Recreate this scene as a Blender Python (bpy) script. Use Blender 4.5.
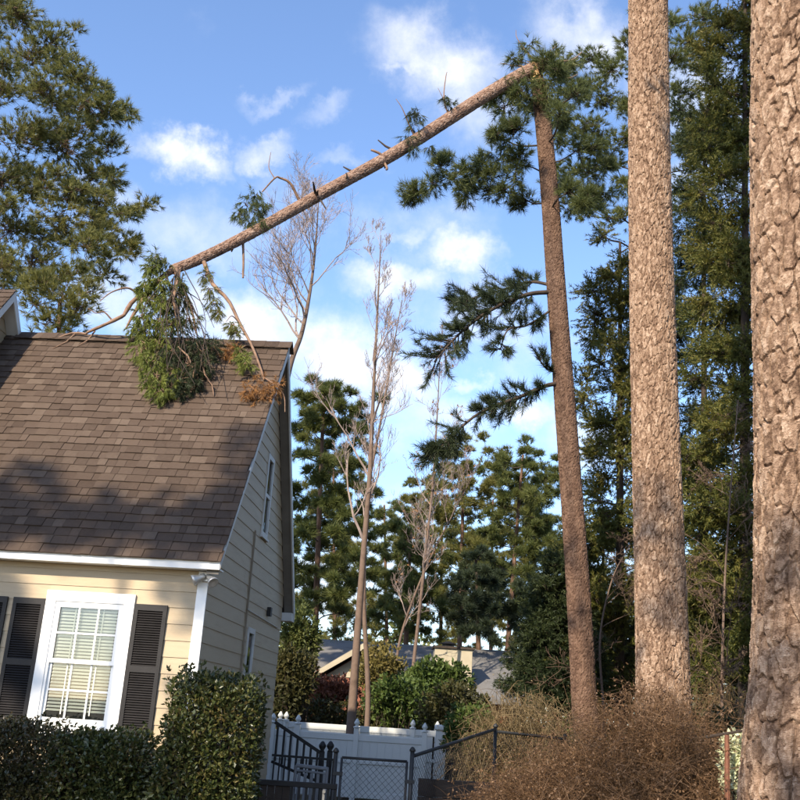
import bpy, math, numpy as np
from mathutils import Vector, Matrix, Euler

S = bpy.context.scene
for o in list(bpy.data.objects): bpy.data.objects.remove(o)
COL = S.collection
rad = math.radians

# ------------------------------------------------------------------ camera
FPX, PITCH, ROLL = 1000.0, rad(17.6), rad(3.66)
CAM = np.array([0, 0, 1.6])
cF = np.array([0, math.cos(PITCH), math.sin(PITCH)])
u0 = np.array([0, -math.sin(PITCH), math.cos(PITCH)])
cR = math.cos(ROLL) * np.array([1., 0, 0]) + math.sin(ROLL) * u0
cU = -math.sin(ROLL) * np.array([1., 0, 0]) + math.cos(ROLL) * u0
cam = bpy.data.cameras.new('camera'); cam.sensor_width = 36; cam.lens = 36 * FPX / 800
cam.clip_start = 0.05; cam.clip_end = 3000
camo = bpy.data.objects.new('camera', cam); COL.objects.link(camo)
M4 = Matrix.Identity(4)
for i in range(3):
    M4[i][0], M4[i][1], M4[i][2], M4[i][3] = cR[i], cU[i], -cF[i], CAM[i]
camo.matrix_world = M4
S.camera = camo

# ------------------------------------------------------------------ sun, sky, exposure
SUN_EL, SUN_AZ = rad(34), rad(30)          # azimuth: degrees to the left of straight behind the camera
sv = Vector((-math.sin(SUN_AZ) * math.cos(SUN_EL), -math.cos(SUN_AZ) * math.cos(SUN_EL), math.sin(SUN_EL)))
sl = bpy.data.lights.new('sun', 'SUN'); sl.energy = 5.0; sl.angle = rad(0.53); sl.color = (1.0, .86, .67)
so = bpy.data.objects.new('sun', sl); COL.objects.link(so)
so.rotation_euler = sv.to_track_quat('Z', 'Y').to_euler(); so.location = (-10, -20, 20)
S.view_settings.view_transform = 'Standard'; S.view_settings.look = 'None'
S.view_settings.exposure = 0.9; S.view_settings.gamma = 1.0
S.view_settings.use_curve_mapping = False
S.cycles.use_denoising = True
S.cycles.max_bounces = 5; S.cycles.diffuse_bounces = 3; S.cycles.glossy_bounces = 2; S.cycles.transmission_bounces = 3; S.cycles.transparent_max_bounces = 12


def nd(nt, t, **kw):
    n = nt.nodes.new(t)
    ins = kw.pop('ins', {})
    for k, v in kw.items(): setattr(n, k, v)
    for k, v in ins.items():
        if hasattr(v, 'links') or isinstance(v, bpy.types.NodeSocket): nt.links.new(v, n.inputs[k])
        else: n.inputs[k].default_value = v
    return n


def ray(x, y): return cF + ((x - 400) / FPX) * cR + ((400 - y) / FPX) * cU


W = bpy.data.worlds.new('World'); S.world = W; W.use_nodes = True
nt = W.node_tree; nt.nodes.clear()
sky = nd(nt, 'ShaderNodeTexSky', sky_type='NISHITA', sun_disc=False, sun_elevation=SUN_EL,
         sun_rotation=math.pi + SUN_AZ, altitude=50, air_density=1.0, dust_density=0.6, ozone_density=2.0)
tc = nd(nt, 'ShaderNodeTexCoord')
gv = tc.outputs['Generated']
dn = nd(nt, 'ShaderNodeTexNoise', ins={'Vector': gv, 'Scale': 11.0, 'Detail': 8.0, 'Roughness': .62})
ds = nd(nt, 'ShaderNodeVectorMath', operation='SUBTRACT', ins={0: dn.outputs['Color'], 1: (.5, .5, .5)})
dm = nd(nt, 'ShaderNodeVectorMath', operation='SCALE', ins={0: ds.outputs[0], 'Scale': .13})
dv = nd(nt, 'ShaderNodeVectorMath', operation='ADD', ins={0: gv, 1: dm.outputs[0]})
# soft cumulus banks: (pixel of the bank's centre -> sky direction, angular half sizes, tilt, density)
banks = [(438, 60, 70, 40, 20, .75), (470, 105, 50, 42, 60, .62), (400, 75, 20, 10, 0, .5), (590, 40, 60, 30, 20, .62), (185, 157, 46, 20, 8, 1.0), (258, 148, 26, 14, -15, .62),
         (325, 118, 34, 13, -15, .30), (268, 96, 30, 9, -25, .26), (452, 254, 44, 24, 10, .95), (395, 280, 50, 24, 0, .85), (405, 222, 26, 14, 0, .42),
         (345, 360, 80, 44, 0, .95), (405, 385, 50, 36, 0, .8), (240, 325, 90, 40, 0, .85), (118, 290, 50, 36, 0, .7), (190, 235, 90, 34, -10, .42),
         (525, 418, 50, 18, 6, .8), (470, 379, 18, 10, 0, .55), (600, 445, 45, 26, 0, .7), (345, 590, 60, 34, 0, .9), (490, 610, 90, 40, 0, .6),
         (690, 90, 50, 40, 0, .5), (720, 160, 50, 35, 0, .5), (440, 420, 60, 30, 0, .5), (610, 600, 60, 60, 0, .5), (395, 560, 60, 60, 0, .75), (345, 165, 30, 9, -15, .26), (110, 205, 60, 16, 0, .3), (560, 330, 60, 14, 0, .18)]
acc = None
for (bx_, by_, sx, sy, tl, dens) in banks:
    d = ray(bx_, by_); d = d / np.linalg.norm(d)
    yv = Vector(d); xv = Vector((0, 0, 1)).cross(yv); xv = -xv.normalized(); zv = xv.cross(yv).normalized()
    R3 = Matrix((xv, yv, zv)).transposed() @ Matrix.Rotation(rad(tl), 3, 'Y')
    mp = nd(nt, 'ShaderNodeMapping', vector_type='TEXTURE', ins={'Vector': dv.outputs[0], 'Location': d, 'Rotation': R3.to_euler(),
            'Scale': (sx / 1050, .5, sy / 1050)})
    ln = nd(nt, 'ShaderNodeVectorMath', operation='LENGTH', ins={0: mp.outputs[0]})
    mr = nd(nt, 'ShaderNodeMapRange', interpolation_type='SMOOTHSTEP', ins={'Value': ln.outputs['Value'], 'From Min': 1.5, 'From Max': .05, 'To Min': 0., 'To Max': dens})
    if acc is None: acc = mr.outputs[0]
    else: acc = nd(nt, 'ShaderNodeMath', operation='MAXIMUM', ins={0: acc, 1: mr.outputs[0]}).outputs[0]
# scattered clouds over all of the sky
cn = nd(nt, 'ShaderNodeTexNoise', ins={'Vector': gv, 'Scale': 3.3, 'Detail': 8.0, 'Roughness': .58})
cr = nd(nt, 'ShaderNodeMapRange', interpolation_type='SMOOTHSTEP', ins={'Value': cn.outputs['Fac'], 'From Min': .54, 'From Max': .72, 'To Min': 0., 'To Max': .6})
acc = nd(nt, 'ShaderNodeMath', operation='MAXIMUM', ins={0: acc, 1: cr.outputs[0]}).outputs[0]
bn = nd(nt, 'ShaderNodeTexNoise', ins={'Vector': gv, 'Scale': 17.0, 'Detail': 8.0, 'Roughness': .65})
br = nd(nt, 'ShaderNodeMapRange', ins={'Value': bn.outputs['Fac'], 'From Min': .28, 'From Max': .66, 'To Min': .35, 'To Max': 1.15})
cf = nd(nt, 'ShaderNodeMath', operation='MULTIPLY', use_clamp=True, ins={0: acc, 1: br.outputs[0]})
tint = nd(nt, 'ShaderNodeMix', data_type='RGBA', blend_type='MULTIPLY', ins={'Factor': 1.0, 6: sky.outputs[0], 7: (1.06, 1.12, 1.24, 1)})
mixc = nd(nt, 'ShaderNodeMix', data_type='RGBA', ins={'Factor': cf.outputs[0], 6: tint.outputs[2], 7: (5.0, 5.0, 5.1, 1)})
bg = nd(nt, 'ShaderNodeBackground', ins={'Color': mixc.outputs[2], 'Strength': 0.14})
nt.links.new(bg.outputs[0], nd(nt, 'ShaderNodeOutputWorld').inputs[0])


# ------------------------------------------------------------------ helpers
def at(x, y, Y):
    d = ray(x, y); return CAM + d * (Y / d[1])


def prj(P):
    v = np.asarray(P, float) - CAM; z = v @ cF
    return 400 + FPX * (v @ cR) / z, 400 - FPX * (v @ cU) / z


def nrm(a):
    a = np.asarray(a, float); return a / np.maximum(np.linalg.norm(a, axis=-1, keepdims=True), 1e-9)


def mesh_np(name, V, faces, mat, smooth=False, attrs=None):
    """faces: list of (n,3) / (n,4) int arrays"""
    me = bpy.data.meshes.new(name)
    V = np.asarray(V, np.float32); me.vertices.add(len(V)); me.vertices.foreach_set('co', V.ravel())
    fs = [np.asarray(f, np.int32) for f in faces if len(f)]
    nl = sum(f.size for f in fs); npoly = sum(len(f) for f in fs)
    me.loops.add(nl); me.polygons.add(npoly)
    me.loops.foreach_set('vertex_index', np.concatenate([f.ravel() for f in fs]))
    tot = np.concatenate([np.full(len(f), f.shape[1], np.int32) for f in fs])
    st = np.concatenate([[0], np.cumsum(tot)[:-1]]).astype(np.int32)
    me.polygons.foreach_set('loop_start', st)
    me.polygons.foreach_set('use_smooth', np.full(npoly, bool(smooth)))
    for k, v in (attrs or {}).items():
        a = me.attributes.new(k, 'FLOAT', 'POINT'); a.data.foreach_set('value', np.asarray(v, np.float32))
    me.update(calc_edges=True); me.validate()
    if mat: me.materials.append(mat)
    return me


def link(name, me, parent=None, loc=None, rot=None, scale=None):
    o = bpy.data.objects.new(name, me); COL.objects.link(o)
    if parent: o.parent = parent
    if loc is not None: o.location = [float(q) for q in loc]
    if rot is not None: o.rotation_euler = rot
    if scale is not None: o.scale = [float(q) for q in scale]
    return o


def tag(o, label=None, cat=None, group=None, kind=None):
    if label: o['label'] = label
    if cat: o['category'] = cat
    if group: o['group'] = group
    if kind: o['kind'] = kind
    return o


def thing(name, label, cat, loc=(0, 0, 0), rz=0, group=None):
    o = bpy.data.objects.new(name, None); COL.objects.link(o); o.empty_display_size = .2
    o.location = [float(q) for q in loc]; o.rotation_euler = (0, 0, rz)
    return tag(o, label, cat, group)


class MB:
    """collects polygons"""
    def __init__(s): s.v = []; s.f = []
    def add(s, V, F):
        b = len(s.v); s.v += [tuple(map(float, p)) for p in V]; s.f += [tuple(i + b for i in f) for f in F]; return s
    def box(s, x0, x1, y0, y1, z0, z1, M=None):
        V = [(x, y, z) for z in (z0, z1) for y in (y0, y1) for x in (x0, x1)]
        if M is not None: V = [tuple(M @ Vector(p)) for p in V]
        return s.add(V, [(0, 2, 3, 1), (4, 5, 7, 6), (0, 1, 5, 4), (2, 6, 7, 3), (0, 4, 6, 2), (1, 3, 7, 5)])
    def bar(s, a, b, w, h=None, n=4, w2=None):
        """square or round bar from a to b"""
        V, Q = tube(np.array([a, b], float), [w / 2, (w2 or w) / 2], n, cap=True)
        return s.add(V, [tuple(q) for f in Q for q in f])
    def prism(s, poly, y0, y1, ax=1):
        """poly: 2D points; extruded along axis ax"""
        n = len(poly)
        def mk(p, d): return (p[0], d, p[1]) if ax == 1 else ((d, p[0], p[1]) if ax == 0 else (p[0], p[1], d))
        V = [mk(p, y0) for p in poly] + [mk(p, y1) for p in poly]
        F = [tuple(range(n - 1, -1, -1)), tuple(range(n, 2 * n))] + [(i, (i + 1) % n, n + (i + 1) % n, n + i) for i in range(n)]
        return s.add(V, F)
    def lathe(s, prof, n=12, M=None):
        V = []; F = []
        for r, z in prof:
            for k in range(n):
                a = 2 * math.pi * k / n; V.append((r * math.cos(a), r * math.sin(a), z))
        for i in range(len(prof) - 1):
            for k in range(n): F.append((i * n + k, i * n + (k + 1) % n, (i + 1) * n + (k + 1) % n, (i + 1) * n + k))
        F += [tuple(range(n - 1, -1, -1)), tuple(range((len(prof) - 1) * n, len(prof) * n))]
        if M is not None: V = [tuple(M @ Vector(p)) for p in V]
        return s.add(V, F)
    def mesh(s, name, mat, bevel=0, smooth=False):
        me = bpy.data.meshes.new(name); me.from_pydata(s.v, [], s.f); me.update()
        import bmesh
        bm = bmesh.new(); bm.from_mesh(me); bmesh.ops.recalc_face_normals(bm, faces=bm.faces)
        if bevel: bmesh.ops.bevel(bm, geom=list(bm.edges), offset=bevel, segments=1, affect='EDGES')
        bm.to_mesh(me); bm.free()
        if smooth: me.polygons.foreach_set('use_smooth', np.ones(len(me.polygons), bool))
        if mat: me.materials.append(mat)
        return me
    def obj(s, name, mat, parent=None, bevel=0, smooth=False): return link(name, s.mesh(name, mat, bevel, smooth), parent)


def tube(P, r, n=6, cap=False):
    P = np.asarray(P, float); k = len(P); r = np.broadcast_to(np.asarray(r, float), (k,))
    T = np.empty_like(P); T[1:-1] = P[2:] - P[:-2]; T[0] = P[1] - P[0]; T[-1] = P[-1] - P[-2]; T = nrm(T)
    ref = np.array([0, 0, 1.]) if abs(T[:, 2]).mean() < .8 else np.array([1., 0, 0])
    X = nrm(np.cross(T, ref)); Y = np.cross(T, X)
    a = np.arange(n) * 2 * math.pi / n + math.pi / n
    V = P[:, None] + r[:, None, None] * (np.cos(a)[None, :, None] * X[:, None] + np.sin(a)[None, :, None] * Y[:, None])
    i = np.arange(k - 1)[:, None] * n; j = np.arange(n)[None]; j2 = (j + 1) % n
    Q = np.stack([i + j, i + j2, i + n + j2, i + n + j], -1).reshape(-1, 4)
    out = [Q]
    if cap: out += [np.array([list(range(n - 1, -1, -1))]), np.array([[(k - 1) * n + q for q in range(n)]])]
    return V.reshape(-1, 3), out


def tubes_mesh(name, paths, mat, n=6, smooth=True):
    """paths: list of (points, radii) or (points, radii, sides)"""
    Vs = []; Qs = []; b = 0
    for p in paths:
        V, Q = tube(p[0], p[1], p[2] if len(p) > 2 else n)
        Vs.append(V); Qs.append(Q[0] + b); b += len(V)
    return mesh_np(name, np.concatenate(Vs), [np.concatenate(Qs)], mat, smooth)


def spline(K, n):
    """Catmull-Rom through the rows of K"""
    K = np.asarray(K, float); A = np.vstack([2 * K[0] - K[1], K, 2 * K[-1] - K[-2]])
    t = np.linspace(0, len(K) - 1 - 1e-6, n); i = t.astype(int); u = (t - i)[:, None]
    p0, p1, p2, p3 = A[i], A[i + 1], A[i + 2], A[i + 3]
    return .5 * (2 * p1 + (p2 - p0) * u + (2 * p0 - 5 * p1 + 4 * p2 - p3) * u ** 2 + (3 * p1 - p0 - 3 * p2 + p3) * u ** 3)


def foliage(P, D, k, L, Wd, spread, ax, rng, leaf=False, droop=0.):
    """needles (thin triangles) or leaves (diamonds) round every point P with axis D"""
    n = len(P); P = np.repeat(P, k, 0); D = np.repeat(nrm(D), k, 0); m = n * k
    rv = rng.normal(size=(m, 3)); pp = nrm(np.cross(D, rv))
    a = spread * np.sqrt(rng.random(m))[:, None]
    d = D * np.cos(a) + pp * np.sin(a); d[:, 2] -= droop; d = nrm(d)
    st = P + D * (ax * rng.random(m))[:, None]
    ln = (L * (.6 + .5 * rng.random(m)))[:, None]
    sd = nrm(np.cross(d, rng.normal(size=(m, 3)))) * (Wd / 2 * (.7 + .6 * rng.random(m)))[:, None]
    if not leaf:
        V = np.stack([st - sd, st + sd, st + d * ln], 1).reshape(-1, 3)
        return V, np.arange(m * 3).reshape(m, 3)
    mid = st + d * ln * .45; up = nrm(np.cross(d, sd)) * ln * .06
    V = np.stack([st, mid + sd + up, st + d * ln, mid - sd + up], 1).reshape(-1, 3)
    b = np.arange(m)[:, None] * 4
    return V, np.concatenate([b + np.array([[0, 1, 2]]), b + np.array([[0, 2, 3]])])


# ------------------------------------------------------------------ materials
def ramp(nt, fac, cols):
    r = nd(nt, 'ShaderNodeValToRGB'); el = r.color_ramp.elements
    for i, c in enumerate(cols):
        p = i / max(1, len(cols) - 1)
        e = el[i] if i < 2 else el.new(p)
        e.position = p; e.color = (*c, 1)
    nt.links.new(fac, r.inputs[0]); return r.outputs[0]


def material(name, cols, scale=4., detail=4., rough=.7, bump=0., bscale=60., stretch=(1, 1, 1), island=0., objr=0., spec=.3, metal=0., transl=0., attr=None, coords='Object'):
    m = bpy.data.materials.new(name); m.use_nodes = True; nt = m.node_tree
    bs = nt.nodes['Principled BSDF']; out = nt.nodes['Material Output']
    tc = nd(nt, 'ShaderNodeTexCoord')
    mp = nd(nt, 'ShaderNodeMapping', ins={'Vector': tc.outputs[coords], 'Scale': stretch})
    no = nd(nt, 'ShaderNodeTexNoise', ins={'Vector': mp.outputs[0], 'Scale': scale, 'Detail': detail, 'Roughness': .6})
    fac = nd(nt, 'ShaderNodeMapRange', ins={'Value': no.outputs['Fac'], 'From Min': .28, 'From Max': .72}).outputs[0]
    if island or objr or attr:
        if attr: rnd = nd(nt, 'ShaderNodeAttribute', attribute_name=attr[0]).outputs['Fac']; w = attr[1]
        elif island: rnd = nd(nt, 'ShaderNodeNewGeometry').outputs['Random Per Island']; w = island
        if objr:
            orn = nd(nt, 'ShaderNodeObjectInfo').outputs['Random']
            if island: rnd = nd(nt, 'ShaderNodeMath', operation='FRACT', ins={0: nd(nt, 'ShaderNodeMath', operation='ADD', ins={0: rnd, 1: orn}).outputs[0]}).outputs[0]
            else: rnd = orn; w = objr
        fac = nd(nt, 'ShaderNodeMix', ins={'Factor': w, 2: fac, 3: rnd}).outputs[0]
    c = ramp(nt, fac, cols)
    nt.links.new(c, bs.inputs['Base Color'])
    bs.inputs['Roughness'].default_value = rough; bs.inputs['Specular IOR Level'].default_value = spec; bs.inputs['Metallic'].default_value = metal
    if bump:
        bn = nd(nt, 'ShaderNodeTexNoise', ins={'Vector': mp.outputs[0], 'Scale': bscale, 'Detail': 5.0, 'Roughness': .65})
        bp = nd(nt, 'ShaderNodeBump', ins={'Strength': bump, 'Distance': .02, 'Height': bn.outputs['Fac']})
        nt.links.new(bp.outputs[0], bs.inputs['Normal'])
    if transl:
        tr = nd(nt, 'ShaderNodeBsdfTranslucent', ins={'Color': c})
        mx = nd(nt, 'ShaderNodeMixShader', ins={0: transl, 1: bs.outputs[0], 2: tr.outputs[0]})
        nt.links.new(mx.outputs[0], out.inputs[0])
    return m


MT = {}
MT['ground'] = material('ground', [(.05, .035, .02), (.10, .07, .035), (.07, .08, .03)], 1.3, 8, .95, .5, 30)
MT['siding'] = material('siding', [(.33, .258, .168), (.405, .322, .215), (.365, .288, .19)], 2.0, 5, .55, .12, 26, (1, 1, 9), objr=.35, spec=.25)
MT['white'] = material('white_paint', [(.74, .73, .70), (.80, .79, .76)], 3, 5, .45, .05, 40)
MT['soffit'] = material('greige_soffit', [(.13, .115, .095), (.19, .17, .145)], 3, 5, .7)  # even greige, darker than the other soffits
MT['white2'] = material('grey_white_trim', [(.44, .43, .40), (.55, .54, .51)], 3, 5, .5, .05, 40)  # greyer white for the gable-side trim and windows
MT['vinyl'] = material('white_vinyl', [(.46, .475, .455), (.54, .55, .53)], 2, 4, .4, .03, 30)
MT['shutter'] = material('shutter_paint', [(.009, .008, .008), (.016, .014, .014)], 5, 4, .5, .05, 50)
MT['shingle'] = material('asphalt_shingle', [(.058, .040, .030), (.104, .075, .057), (.080, .056, .042), (.142, .106, .081)], 3.2, 6, .92, .7, 170, island=.85, objr=.85, spec=.15)
MT['felt'] = material('roof_deck', [(.035, .026, .02), (.06, .045, .035)], 6, 5, .95)
MT['dark'] = material('dark_room', [(.012, .012, .012), (.02, .02, .02)], 3)
MT['blind'] = material('window_blind', [(.70, .66, .55), (.78, .74, .64)], 3, 3, .6)
MT['sash'] = material('white_sash', [(.74, .74, .72), (.80, .80, .78)], 3, 4, .4)
MT['lampmetal'] = material('grey_lamp_metal', [(.42, .41, .38), (.60, .58, .54)], 12, 4, .4, metal=.5)
MT['cable'] = material('pale_cable', [(.45, .42, .36), (.5, .47, .4)], 4)
MT['conduit'] = material('siding_painted_pipe', [(.20, .16, .11), (.26, .21, .15)], 4)
MT['brick'] = material('red_brick', [(.16, .055, .035), (.24, .09, .055), (.20, .075, .05)], 5, 5, .9, .4, 60)
MT['groof'] = material('grey_shingle_roof', [(.10, .096, .092), (.15, .145, .14), (.125, .12, .115)], 2.5, 7, .9, .5, 60, (1, 1, 1))
MT['cream'] = material('cream_chimney', [(.31, .27, .19), (.42, .37, .27)], 2, 5, .7)
MT['black'] = material('black_wood_paint', [(.010, .009, .009), (.022, .020, .018)], 6, 4, .55)
MT['galv'] = material('dark_galvanised_steel', [(.014, .015, .016), (.030, .031, .032)], 10, 4, .5)
MT['greychair'] = material('grey_plastic', [(.13, .135, .14), (.18, .185, .19)], 4)
MT['timber'] = material('dark_timber', [(.030, .022, .017), (.060, .045, .034)], 5, 6, .85, .4, 40, (1, 1, 6))
MT['redpost'] = material('reddish_wood', [(.11, .045, .028), (.20, .085, .05)], 8, 5, .8, .3, 40)
# bark and foliage
MT['bark'] = material('pine_bark', [(.085, .050, .034), (.215, .138, .093), (.33, .225, .157), (.51, .38, .285)], 14, 8, .94, .9, 110, (1, 1, .5), attr=('plate', .7), spec=.08)
MT['bark2'] = material('reddish_pine_bark', [(.055, .032, .023), (.125, .076, .053), (.215, .14, .10)], 9, 7, .92, .7, 70, (1, 1, .5), attr=('plate', .5), spec=.1)
MT['bark3'] = material('peeled_pine_bark', [(.085, .050, .034), (.185, .112, .080), (.285, .195, .148), (.39, .29, .23)], 9, 7, .9, .7, 70, attr=('plate', .5), spec=.1)
MT['limb'] = material('pine_limb', [(.075, .048, .032), (.15, .10, .07)], 6, 5, .9, .4, 50)
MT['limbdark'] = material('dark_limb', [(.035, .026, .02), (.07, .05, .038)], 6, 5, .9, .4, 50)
MT['limbred'] = material('broken_limb', [(.13, .078, .052), (.27, .175, .12)], 8, 5, .9, .4, 50)
MT['rawwood'] = material('torn_pale_wood', [(.55, .34, .16), (.68, .46, .24)], 12, 5, .8, .4, 60, (1, 1, .2))
MT['shadebark'] = material('shade_darkened_bark', [(.07, .046, .034), (.15, .105, .080), (.11, .074, .054)], 3, 6, .9, .4, 50)  # trunk colour darkened to hold the shade on the lower stems
MT['twig'] = material('bare_twig', [(.19, .145, .125), (.34, .27, .24)], 3, 4, .9)


def leafmat(name, cols, sc=.7, isl=.55, tr=.25, rough=.55, spec=.3):
    return material(name, cols, sc, 4, rough, island=isl, transl=tr, spec=spec, coords='Object')


MT['n_left'] = leafmat('pine_needles', [(.045, .062, .024), (.115, .13, .040), (.19, .185, .055), (.26, .22, .07)], .45, tr=.42)
MT['n_mid'] = leafmat('pine_needles_bluish', [(.045, .064, .028), (.10, .122, .042), (.175, .185, .06)], .5, tr=.42)
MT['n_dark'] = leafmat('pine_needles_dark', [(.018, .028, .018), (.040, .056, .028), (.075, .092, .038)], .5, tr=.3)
MT['n_far'] = leafmat('pine_needles_far', [(.045, .065, .022), (.11, .13, .036), (.20, .195, .058)], .35, tr=.42)
MT['n_fary'] = leafmat('pine_needles_yellowish', [(.07, .080, .024), (.155, .155, .040), (.25, .21, .065)], .35, tr=.42)
MT['cedar'] = leafmat('cedar_sprays', [(.026, .040, .012), (.080, .096, .022), (.16, .15, .035), (.25, .19, .055)], .55, tr=.38)
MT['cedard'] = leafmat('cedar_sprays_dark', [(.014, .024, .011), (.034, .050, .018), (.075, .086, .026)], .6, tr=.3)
MT['hang'] = leafmat('hanging_green', [(.075, .098, .022), (.15, .18, .035), (.21, .22, .05)], 2.5)
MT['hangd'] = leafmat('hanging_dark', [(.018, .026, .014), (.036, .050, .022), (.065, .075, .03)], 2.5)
MT['dead'] = leafmat('dead_needles', [(.16, .075, .028), (.30, .145, .05), (.38, .21, .08)], 3)
MT['boxleaf'] = leafmat('glossy_hedge_leaf', [(.016, .026, .009), (.036, .050, .014), (.075, .078, .022), (.14, .085, .034)], 2.2, .6, .15, .35, .5)
MT['hedgered'] = leafmat('bronze_hedge_leaf', [(.018, .022, .010), (.045, .045, .016), (.085, .048, .022)], 2.2, .6, .15, .35, .5)
MT['shrubg'] = leafmat('green_shrub_leaf', [(.024, .045, .012), (.060, .095, .020), (.12, .15, .035)], 1.2)
MT['shruby'] = leafmat('yellow_shrub_leaf', [(.07, .065, .018), (.15, .125, .035), (.22, .17, .055)], 1.2)
MT['shrubr'] = leafmat('red_shrub_leaf', [(.10, .035, .022), (.20, .075, .045), (.26, .12, .06)], 1.2)
MT['vine'] = leafmat('dry_vine', [(.075, .055, .026), (.15, .108, .052), (.23, .165, .085)], 1.2, tr=.15)
MT['brown'] = leafmat('brown_twig_bush', [(.050, .029, .014), (.110, .062, .031), (.188, .112, .058)], 1.6, tr=.1)
MT['pale'] = leafmat('pale_gap_leaf', [(.42, .46, .22), (.62, .62, .40), (.70, .70, .52)], 3, tr=.25)  # very pale leaves stand in for a sunlit gap
MT['under'] = leafmat('undergrowth_leaf', [(.018, .022, .009), (.050, .050, .016), (.10, .082, .026)], .8)
g = bpy.data.materials.new('window_glass'); g.use_nodes = True; gt = g.node_tree; gt.nodes.clear()
fr = nd(gt, 'ShaderNodeFresnel', ins={'IOR': 1.5})
ga = nd(gt, 'ShaderNodeMath', operation='ADD', use_clamp=True, ins={0: fr.outputs[0], 1: .03})
mx = nd(gt, 'ShaderNodeMixShader', ins={0: ga.outputs[0], 1: nd(gt, 'ShaderNodeBsdfTransparent', ins={'Color': (.9, .93, .92, 1)}).outputs[0],
                                        2: nd(gt, 'ShaderNodeBsdfGlossy', ins={'Roughness': .02}).outputs[0]})
gt.links.new(mx.outputs[0], nd(gt, 'ShaderNodeOutputMaterial').inputs[0]); MT['glass'] = g

# ------------------------------------------------------------------ ground
rng = np.random.default_rng(3)


def gz(x, y):
    x = np.asarray(x, float); y = np.asarray(y, float)
    return .30 / (1 + np.exp(-(x - 1.0) * 1.6)) / (1 + np.exp(-(y - 13.5) * 1.0))


gx = np.concatenate([np.linspace(-1200, -60, 12), np.linspace(-50, 50, 101), np.linspace(60, 1200, 12)])
gy = np.concatenate([np.linspace(-1200, -60, 12), np.linspace(-50, 70, 121), np.linspace(80, 1200, 12)])
GX, GY = np.meshgrid(gx, gy); near = (abs(GX) < 52) & (GY > -52) & (GY < 72)
GZ = gz(GX, GY) + near * rng.normal(size=GX.shape) * .015
nx, ny = len(gx), len(gy); I = (np.arange(ny - 1)[:, None] * nx + np.arange(nx - 1)[None])
tag(link('ground', mesh_np('ground', np.stack([GX, GY, GZ], -1).reshape(-1, 3), [np.stack([I, I + 1, I + nx + 1, I + nx], -1).reshape(-1, 4)], MT['ground'], True)), kind='structure')

# ------------------------------------------------------------------ the house (local frame: x right along the front, y into depth, origin at the front corner)
YAW = rad(-4.33); HC = np.array([-2.073, 11.6, 0.])
house = thing('house', 'cream lap-sided house with brown shingle roof and dark shutters', 'house', HC, YAW)
HR = np.array([[math.cos(YAW), -math.sin(YAW), 0], [math.sin(YAW), math.cos(YAW), 0], [0, 0, 1]])
def hw(p): return HC + HR @ np.asarray(p, float)            # house -> world
def wh(p): return HR.T @ (np.asarray(p, float) - HC)        # world -> house
def hplane(px, py, P, n):                                   # pixel ray against a plane given in house space
    d = HR.T @ ray(px, py); c = wh(CAM); t = ((np.asarray(P, float) - c) @ n) / (d @ n); return c + d * t

DEP, RT, RZ, ES, EZ, OV = 4.95, 2.5, 6.83, -.19, 3.18, .17   # depth, ridge y, ridge z, eave y, eave z, rake overhang
PM = (RZ - EZ) / (RT - ES); PA = math.atan(PM); XL = -7.0
def roofz(y): return EZ + (y - ES) * PM if y <= RT else RZ - (y - RT) * PM
def roof_at(px, py, lift=0.):                               # pixel -> world point lying on the front slope
    n = np.array([0, -math.sin(PA), math.cos(PA)]); return hw(hplane(px, py, np.array([0, ES, EZ]) + n * lift, n))

# core walls (sheathing behind the boards)
wall = MB().prism([(.03, 0), (DEP - .03, 0), (DEP - .03, roofz(DEP) - .16), (RT, RZ - .17), (.03, roofz(0) - .13)], XL, -.032, ax=0).obj('wall', MT['dark'], house)
EXPO = .1824


def board(u0, u1, z, axis, top=None, parent=wall, name='siding_board', h=EXPO + .008):
    """one lap board. axis 'f': front wall, u along x, outward -y; axis 'g': gable wall, u along y, outward +x"""
    (ua, ub), (uc, ud) = (u0, u1), (top or (u0, u1))
    prof = [(0.014, z), (.004, z + h)]
    V = []
    for (o, zz), (a, b) in zip(prof, ((ua, ub), (uc, ud))):
        V += [(a, o, zz), (b, o, zz), (a, -.03, zz), (b, -.03, zz)]
    if axis == 'f': V = [(u, -o, zz) for u, o, zz in V]
    elif axis == 'g': V = [(o, u, zz) for u, o, zz in V]
    else: V = [(axis + o, u, zz) for u, o, zz in V]
    MB().add(V, [(0, 1, 5, 4), (1, 3, 7, 5), (2, 6, 7, 3), (0, 4, 6, 2), (0, 2, 3, 1), (4, 5, 7, 6)]).obj(name, MT['siding'], parent)


WINS = [(-1.315, 1.21, 2.755), (-3.19, 1.21, 2.755)]; WW = 1.035
z = .45
while z < 3.02:
    cuts = [(-.105, -.105)]
    segs = [XL]
    for wx, w0, w1 in sorted(WINS):
        if z + EXPO > w0 + .07 and z < w1 - .115:
            segs += [wx - WW / 2 + .02, wx + WW / 2 - .02]
            if z + EXPO > w1 - .02: board(wx - WW / 2 + .02, wx + WW / 2 - .02, w1 - .03, 'f', h=z + EXPO + .008 - w1 + .03)
    segs.append(-.104)
    for a, b in zip(segs[::2], segs[1::2]): board(a, b, z, 'f', h=min(EXPO + .008, 3.066 - z))
    z += EXPO
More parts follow.
